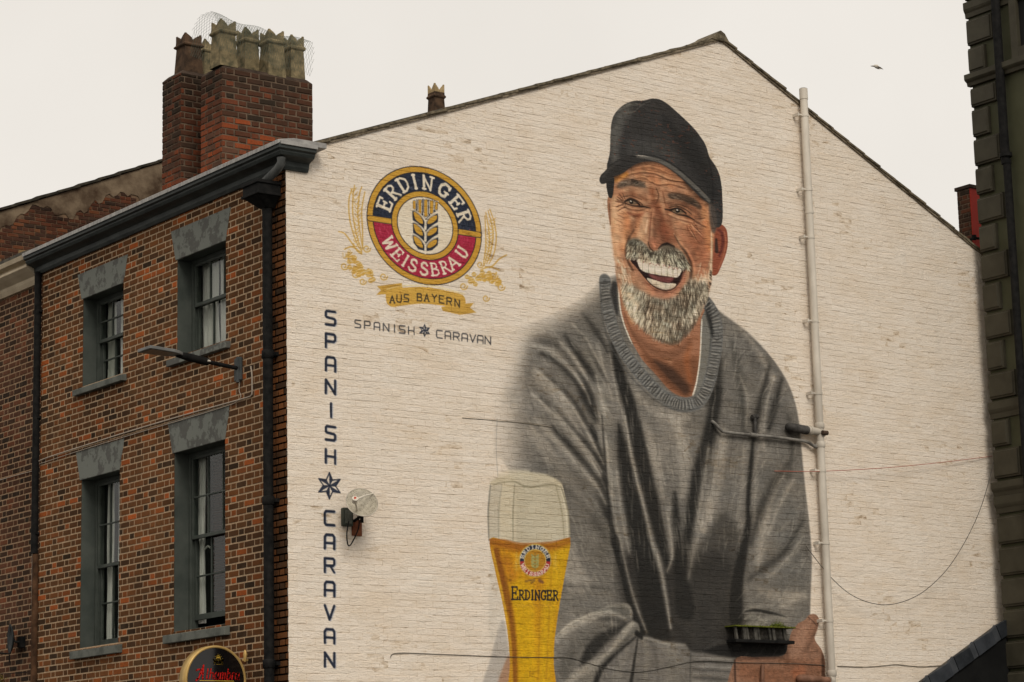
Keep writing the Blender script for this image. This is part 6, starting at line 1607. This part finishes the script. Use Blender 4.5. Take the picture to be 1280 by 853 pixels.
# head: flat tapering panel
dirx = (e3-e2).normalized(); dy = Vector((0, 1, 0)); dn = dirx.cross(dy).normalized()
if dn.z < 0: dn = -dn
g = MB(); Hs = [(-.05, .05), (.02, .10), (.10, .135), ((e3-e2).length, .15), ((e3-e2).length+.015, .14)]
vs = []
for t_, hw in Hs:
    for sy in (-1, 1):
        for k_ in (0, 1): vs.append(e2 + dirx*t_ + dy*(sy*hw) + dn*(-.012 if k_ == 0 else .022))
n_ = len(Hs); fs = []
for i in range(n_-1):
    a_ = i*4; b_ = a_+4; fs += [(a_, b_, b_+1, a_+1), (a_+2, a_+3, b_+3, b_+2), (a_+1, b_+1, b_+3, a_+3), (a_, a_+2, b_+2, b_)]
fs += [(0, 1, 3, 2), (4*(n_-1), 4*(n_-1)+2, 4*(n_-1)+3, 4*(n_-1)+1)]
g.add(vs, fs); g.build('lamp_head', simple('silver_grey', (.13,.13,.125), (.2,.2,.19), 5, .45, 0), SL, bevel=.004)
g = MB(); L_ = (e3-e2).length
vs = [e2 + dirx*a_ + dy*b_ + dn*(-.0165) for a_, b_ in ((.10,-.11),(L_-.02,-.125),(L_-.02,.125),(.10,.11))] + [e2 + dirx*a_ + dy*b_ + dn*(-.012) for a_, b_ in ((.10,-.11),(L_-.02,-.125),(L_-.02,.125),(.10,.11))]
g.add(vs, [(0,1,2,3),(0,1,5,4),(1,2,6,5),(2,3,7,6),(3,0,4,7)]); g.build('diffuser', simple('brownish_lens', (.10,.085,.07), (.14,.12,.095), 30, .3, .3, .002, 80), SL)

# round pub sign, hung square to the facade
yS = on(310, 826, 0, -.0)[1]
cS = on(266.5, 851.5, 1, yS); rS = (on(305, 851, 1, yS)[0] - on(228.5, 849, 1, yS)[0])/2
PS = thing('pub_sign', 'round black hanging beer sign with gold rim, gold crest and red lettering', 'sign', (cS[0], yS, cS[2]))
cx0, cz0 = cS[0], cS[2]
def disc(g, r, y0_, y1_, n=56):
    P_ = [(cx0+r*math.cos(2*PI*k/n), cz0+r*math.sin(2*PI*k/n)) for k in range(n)]; g.prism(P_, 1, y0_, y1_)
m_gold = simple('gold_rim', (.42,.27,.09), (.55,.37,.14), 6, .4, .1, .001, 40, metal=.3)
g = MB()
n = 64; vs = []
for r, y_ in ((rS, .07), (rS, -.06), (rS-.008, -.068), (rS-.026, -.066), (rS-.028, -.05), (rS-.028, .07)):
    for k in range(n): vs.append((cx0+r*math.cos(2*PI*k/n), yS+y_, cz0+r*math.sin(2*PI*k/n)))
g.add(vs, [(L*n+k, L*n+(k+1) % n, ((L+1) % 6)*n+(k+1) % n, ((L+1) % 6)*n+k) for L in range(6) for k in range(n)], True); g.build('rim', m_gold, PS)
m_face, nt_, b_ = newmat('glossy_black_face'); b_.inputs['Base Color'].default_value = (.006,.005,.005,1); b_.inputs['Roughness'].default_value = .12
g = MB(); disc(g, rS-.027, yS-.056, yS+.06); g.build('face', m_face, PS)
m_redl = simple('red_lettering', (.45,.01,.008), (.5,.014,.01), 5, .4, 0); m_crest = simple('gold_crest', (.42,.26,.03), (.6,.40,.06), 40, .5, 0)
# lettering: blackletter-like strokes as thin raised shapes
def ribbon(g, pts, w_, y_, sm=True):
    P_ = smooth(pts, 5) if sm and len(pts) > 2 else np.array(pts, float)
    for i in range(len(P_)-1):
        a_, b_ = P_[i], P_[i+1]; d_ = b_-a_; L = math.hypot(*d_)
        if L < 1e-6: continue
        nx_, nz_ = -d_[1]/L*w_/2, d_[0]/L*w_/2; ex, ez = d_[0]/L*w_*.3, d_[1]/L*w_*.3
        q_ = [(a_[0]+nx_-ex, a_[1]+nz_-ez), (b_[0]+nx_+ex, b_[1]+nz_+ez), (b_[0]-nx_+ex, b_[1]-nz_+ez), (a_[0]-nx_-ex, a_[1]-nz_-ez)]
        g.add([(x_, y_, z_) for x_, z_ in q_], [(0,1,2,3)])
bl_ = {  # italic blackletter, x 0..1, y 0..1 (x-height .62)
 'A': ([[(.0,.02),(.18,.0),(.62,1.05)],[(.62,1.05),(.72,.05),(.85,.0)],[(.22,.38),(.74,.42)],[(-.25,.62),(.05,.72),(.3,.66)],[(-.1,-.15),(.05,.0)]], 1.15),
 'l': ([[(.12,1.05),(.12,.1),(.3,.0)]], .42), 'h': ([[(.1,1.05),(.1,0)],[(.1,.52),(.4,.66),(.5,.5),(.5,0)]], .68),
 'a': ([[(.5,.6),(.2,.66),(.05,.4),(.1,.05),(.3,0),(.5,.2)],[(.5,.64),(.5,.08),(.62,0)]], .72),
 'm': ([[(.08,.62),(.08,0)],[(.08,.52),(.3,.66),(.4,.5),(.4,0)],[(.4,.52),(.62,.66),(.72,.5),(.72,.06),(.82,0)]], .92),
 'b': ([[(.1,1.05),(.1,.04),(.35,0),(.52,.2),(.5,.5),(.3,.64),(.1,.5)]], .68), 'r': ([[(.1,.64),(.1,0)],[(.1,.5),(.28,.66),(.42,.6)]], .48)}
word = 'Alhambra'; tot = sum(bl_[c][1] for c in word); x_l = on(243, 840, 1, yS)[0]; x_r = on(296.5, 840, 1, yS)[0]; zb0 = on(245, 849, 1, yS)[2]; xh = (on(270, 836.5, 1, yS)[2] - on(270, 848.5, 1, yS)[2])
g = MB(); x = x_l; sc_ = (x_r-x_l)/tot
for c in word:
    for st in bl_[c][0]:
        hh_ = 1.35 if c == 'A' else 1.0
        ribbon(g, [(x + p_[0]*sc_ + p_[1]*xh*hh_*.16, zb0 + p_[1]*xh*hh_) for p_ in st], .0125 if c != 'A' else .015, yS-.0585)
    x += bl_[c][1]*sc_
o = g.build('lettering', m_redl, PS); md = o.modifiers.new('t', 'SOLIDIFY'); md.thickness = .002
g = MB(); zl_ = on(265, 851.6, 1, yS)[2]; ribbon(g, [(cx0-.20, zl_), (cx0+.22, zl_)], .007, yS-.0585, False); o = g.build('gold_line', m_crest, PS)
# crest: crown above two lions, simplified heraldic shapes
g = MB(); cc = on(269.5, 826, 1, yS); C0, C1 = cc[0], cc[2]; U = .0125
ring_ = [(C0+1.9*U*math.cos(t_), C1+2.2*U+1.7*U*math.sin(t_)) for t_ in np.linspace(0, 2*PI, 13)]; ribbon(g, ring_, .009, yS-.0585, False)
ribbon(g, [(C0-3*U, C1+3.4*U), (C0-2*U, C1+4.2*U), (C0, C1+4.9*U), (C0+2*U, C1+4.2*U), (C0+3*U, C1+3.4*U)], .009, yS-.0585)
ribbon(g, [(C0-2.2*U, C1+1*U), (C0, C1+.3*U), (C0+2.2*U, C1+1*U)], .010, yS-.0585); ribbon(g, [(C0-1*U, C1+2.4*U), (C0+1*U, C1+2.4*U)], .012, yS-.0586, False)
for sx in (-1, 1):
    for st in ([(.6,-.2),(2.4,.2),(3.9,-.6),(4.2,-2.2)], [(1,-1),(2.8,-.9),(3.4,-2)], [(.8,-.6),(1,-2),(.7,-3.4)], [(2.2,-1),(2.2,-2.4),(1.9,-3.4)], [(3.9,-1.4),(4.2,-2.8),(3.8,-3.4)], [(4.2,-.4),(5,.6),(4.5,1.4)]):
        ribbon(g, [(C0+sx*a_*U, C1+b_*U) for a_, b_ in st], .011, yS-.0585)
o = g.build('crest', m_crest, PS)
g = MB(); bz = on(300, 824, 1, yS)[2]; g.box(cx0+rS-.01, -.002, yS-.012, yS+.012, bz-.02, bz+.0); g.tube([(-.05, yS-.02, bz-.03), (-.045, yS-.02, bz+.05), (-.05, yS-.02, bz+.10)], [.012, .026, .008], 8); g.build('bracket', m_gold, PS, bevel=.003)
g = MB(); g.box(cx0+rS-.02, -.002, yS-.012, yS+.012, cz0-.3, cz0-.26); g.build('lower_bracket', m_gold, PS)

# dark disc fitting seen edge-on at the far left
FL = Vector(Q(30, 801, .05)); 
WD = thing('wall_dish', 'dark dish seen edge-on, bracketed to the brown brick wall at the far left', 'dish', tuple(FL))
dcn = atx(12, 799, FL.y+.1); g = MB()
_vd = (dcn-Vector(CAM)).normalized(); ax_ = (_vd.cross(Vector((0,0,1))).normalized()*-1 + _vd*-.16).normalized(); a1 = ax_.cross(Vector((0,0,1))).normalized(); a2 = a1.cross(ax_)
vs = []; na = 28
for i in range(6):
    r = .19*i/5
    for k in range(na): vs.append(dcn + a1*(r*math.cos(2*PI*k/na)) + a2*(r*math.sin(2*PI*k/na)) - ax_*(.05*(1-(i/5)**2)))
g.add(vs, [(i*na+k, i*na+(k+1) % na, (i+1)*na+(k+1) % na, (i+1)*na+k) for i in range(5) for k in range(na)], True)
o = g.build('reflector', simple('dark_dish', (.014,.017,.018), (.035,.04,.042), 6, .45, 0), WD); md = o.modifiers.new('t', 'SOLIDIFY'); md.thickness = .008
g = MB(); g.tube([tuple(dcn - ax_*.05), (FL.x-.12, FL.y, FL.z-.02), (.05, FL.y, FL.z-.02)], .014, 8); g.box(-.02, .048, FL.y-.05, FL.y+.05, FL.z-.09, FL.z+.05)
g.tube([tuple(dcn - a2*.19), tuple(dcn - a2*.20 + ax_*.22 + Vector((0,0,.03)))], .010, 8); g.build('bracket', m_black, WD)
g = MB(); q_ = dcn - a2*.20 + ax_*.22 + Vector((0,0,.03)); g.tube([tuple(q_-ax_*.03), tuple(q_+ax_*.05)], .03, 10); g.build('receiver_head', m_black, WD)
g = MB(); g.tube([tuple(dcn - a2*.2), tuple(dcn - a2*.30)], .008, 6); g.build('stay', m_black, WD)
# hanging plant peeping in at the lower left
HPt = atx(0, 848, FL.y-.1)
HP = thing('hanging_plant', 'clump of yellow green leaves just showing at the lower left corner', 'plant', tuple(HPt))
g = MB()
for k in range(500):
    v1 = Vector((random.gauss(0,1), random.gauss(0,1), random.gauss(0,1))).normalized(); c_ = HPt + Vector((-.06,0,-.10)) + v1*random.uniform(.05, .17); s_ = random.uniform(.012, .028)
    u_ = Vector((random.gauss(0,1), random.gauss(0,1), random.gauss(0,1))).normalized(); w2 = u_.orthogonal().normalized()
    g.add([c_-u_*s_, c_+w2*s_*.5, c_+u_*s_, c_-w2*s_*.5], [(0,1,2,3)])
g.build('foliage', simple('yellow_green_leaf', (.02,.03,.006), (.16,.11,.015), 25, .7, 0), HP)
g = MB(); g.tube([(HPt.x-.06, HPt.y, HPt.z-.3), (HPt.x-.06, HPt.y, HPt.z-.16)], [.09, .14], 14); g.tube([(HPt.x-.06, HPt.y, HPt.z-.16), (HPt.x-.06, HPt.y, HPt.z+.05), (.05, HPt.y, HPt.z+.08)], .005, 5); g.build('basket', m_black, HP)

# gull in the sky
bp = Vector(on(1097, 84, 1, 18.0))
GU = thing('bird', 'small gull gliding in the pale sky right of the roof ridge', 'bird', tuple(bp))
m_gull = simple('gull_feather', (.16,.13,.10), (.26,.22,.18), 3, .8, 0); m_gullw = simple('gull_pale', (.5,.45,.38), (.6,.55,.48), 3, .8, 0)
rv, uv = Vector(right), Vector(-down); kf = (bp-Vector(CAM)).length/FOC
def bpnt(px, py, dd=0.0): return bp + rv*((px-1097)*kf) + uv*(-(py-84)*kf) + Vector(fwd)*dd
g = MB(); g.tube([bpnt(1091.5, 82.5), bpnt(1093.5, 82.6), bpnt(1096, 83.4), bpnt(1098.5, 85.5), bpnt(1100, 86.5)], [.008, .035, .05, .03, .006], 10); g.build('body', m_gullw, GU)
for tipx, tipy, dd in ((1102, 88.6, -.25), (1091.0, 81.2, .35)):
    g = MB(); r0, r1 = bpnt(1095, 82.6), bpnt(1097.3, 84.4); mid0, mid1 = (bpnt((1095+tipx)/2+1, (82.6+tipy)/2-.4, dd*.5)), bpnt((1097+tipx)/2+1.2, (84.4+tipy)/2+.4, dd*.5); tp_ = bpnt(tipx, tipy, dd)
    vs = [r0, r1, mid1, mid0, tp_]; off_ = Vector((0, 0, .012))
    g.add(vs + [v_+off_ for v_ in vs], [(0,1,2,3),(3,2,4),(5,8,7,6),(8,9,7),(0,3,8,5),(1,6,7,2),(3,4,9,8),(2,7,9,4)]); g.build('wing', m_gull, GU)
g = MB(); vs = [bpnt(1099.5, 86), bpnt(1101.3, 85.2), bpnt(1101.6, 87)]; g.add(vs + [v_+Vector((0,0,.01)) for v_ in vs], [(0,1,2),(5,4,3),(0,1,4,3),(1,2,5,4),(2,0,3,5)]); g.build('tail', m_gullw, GU)
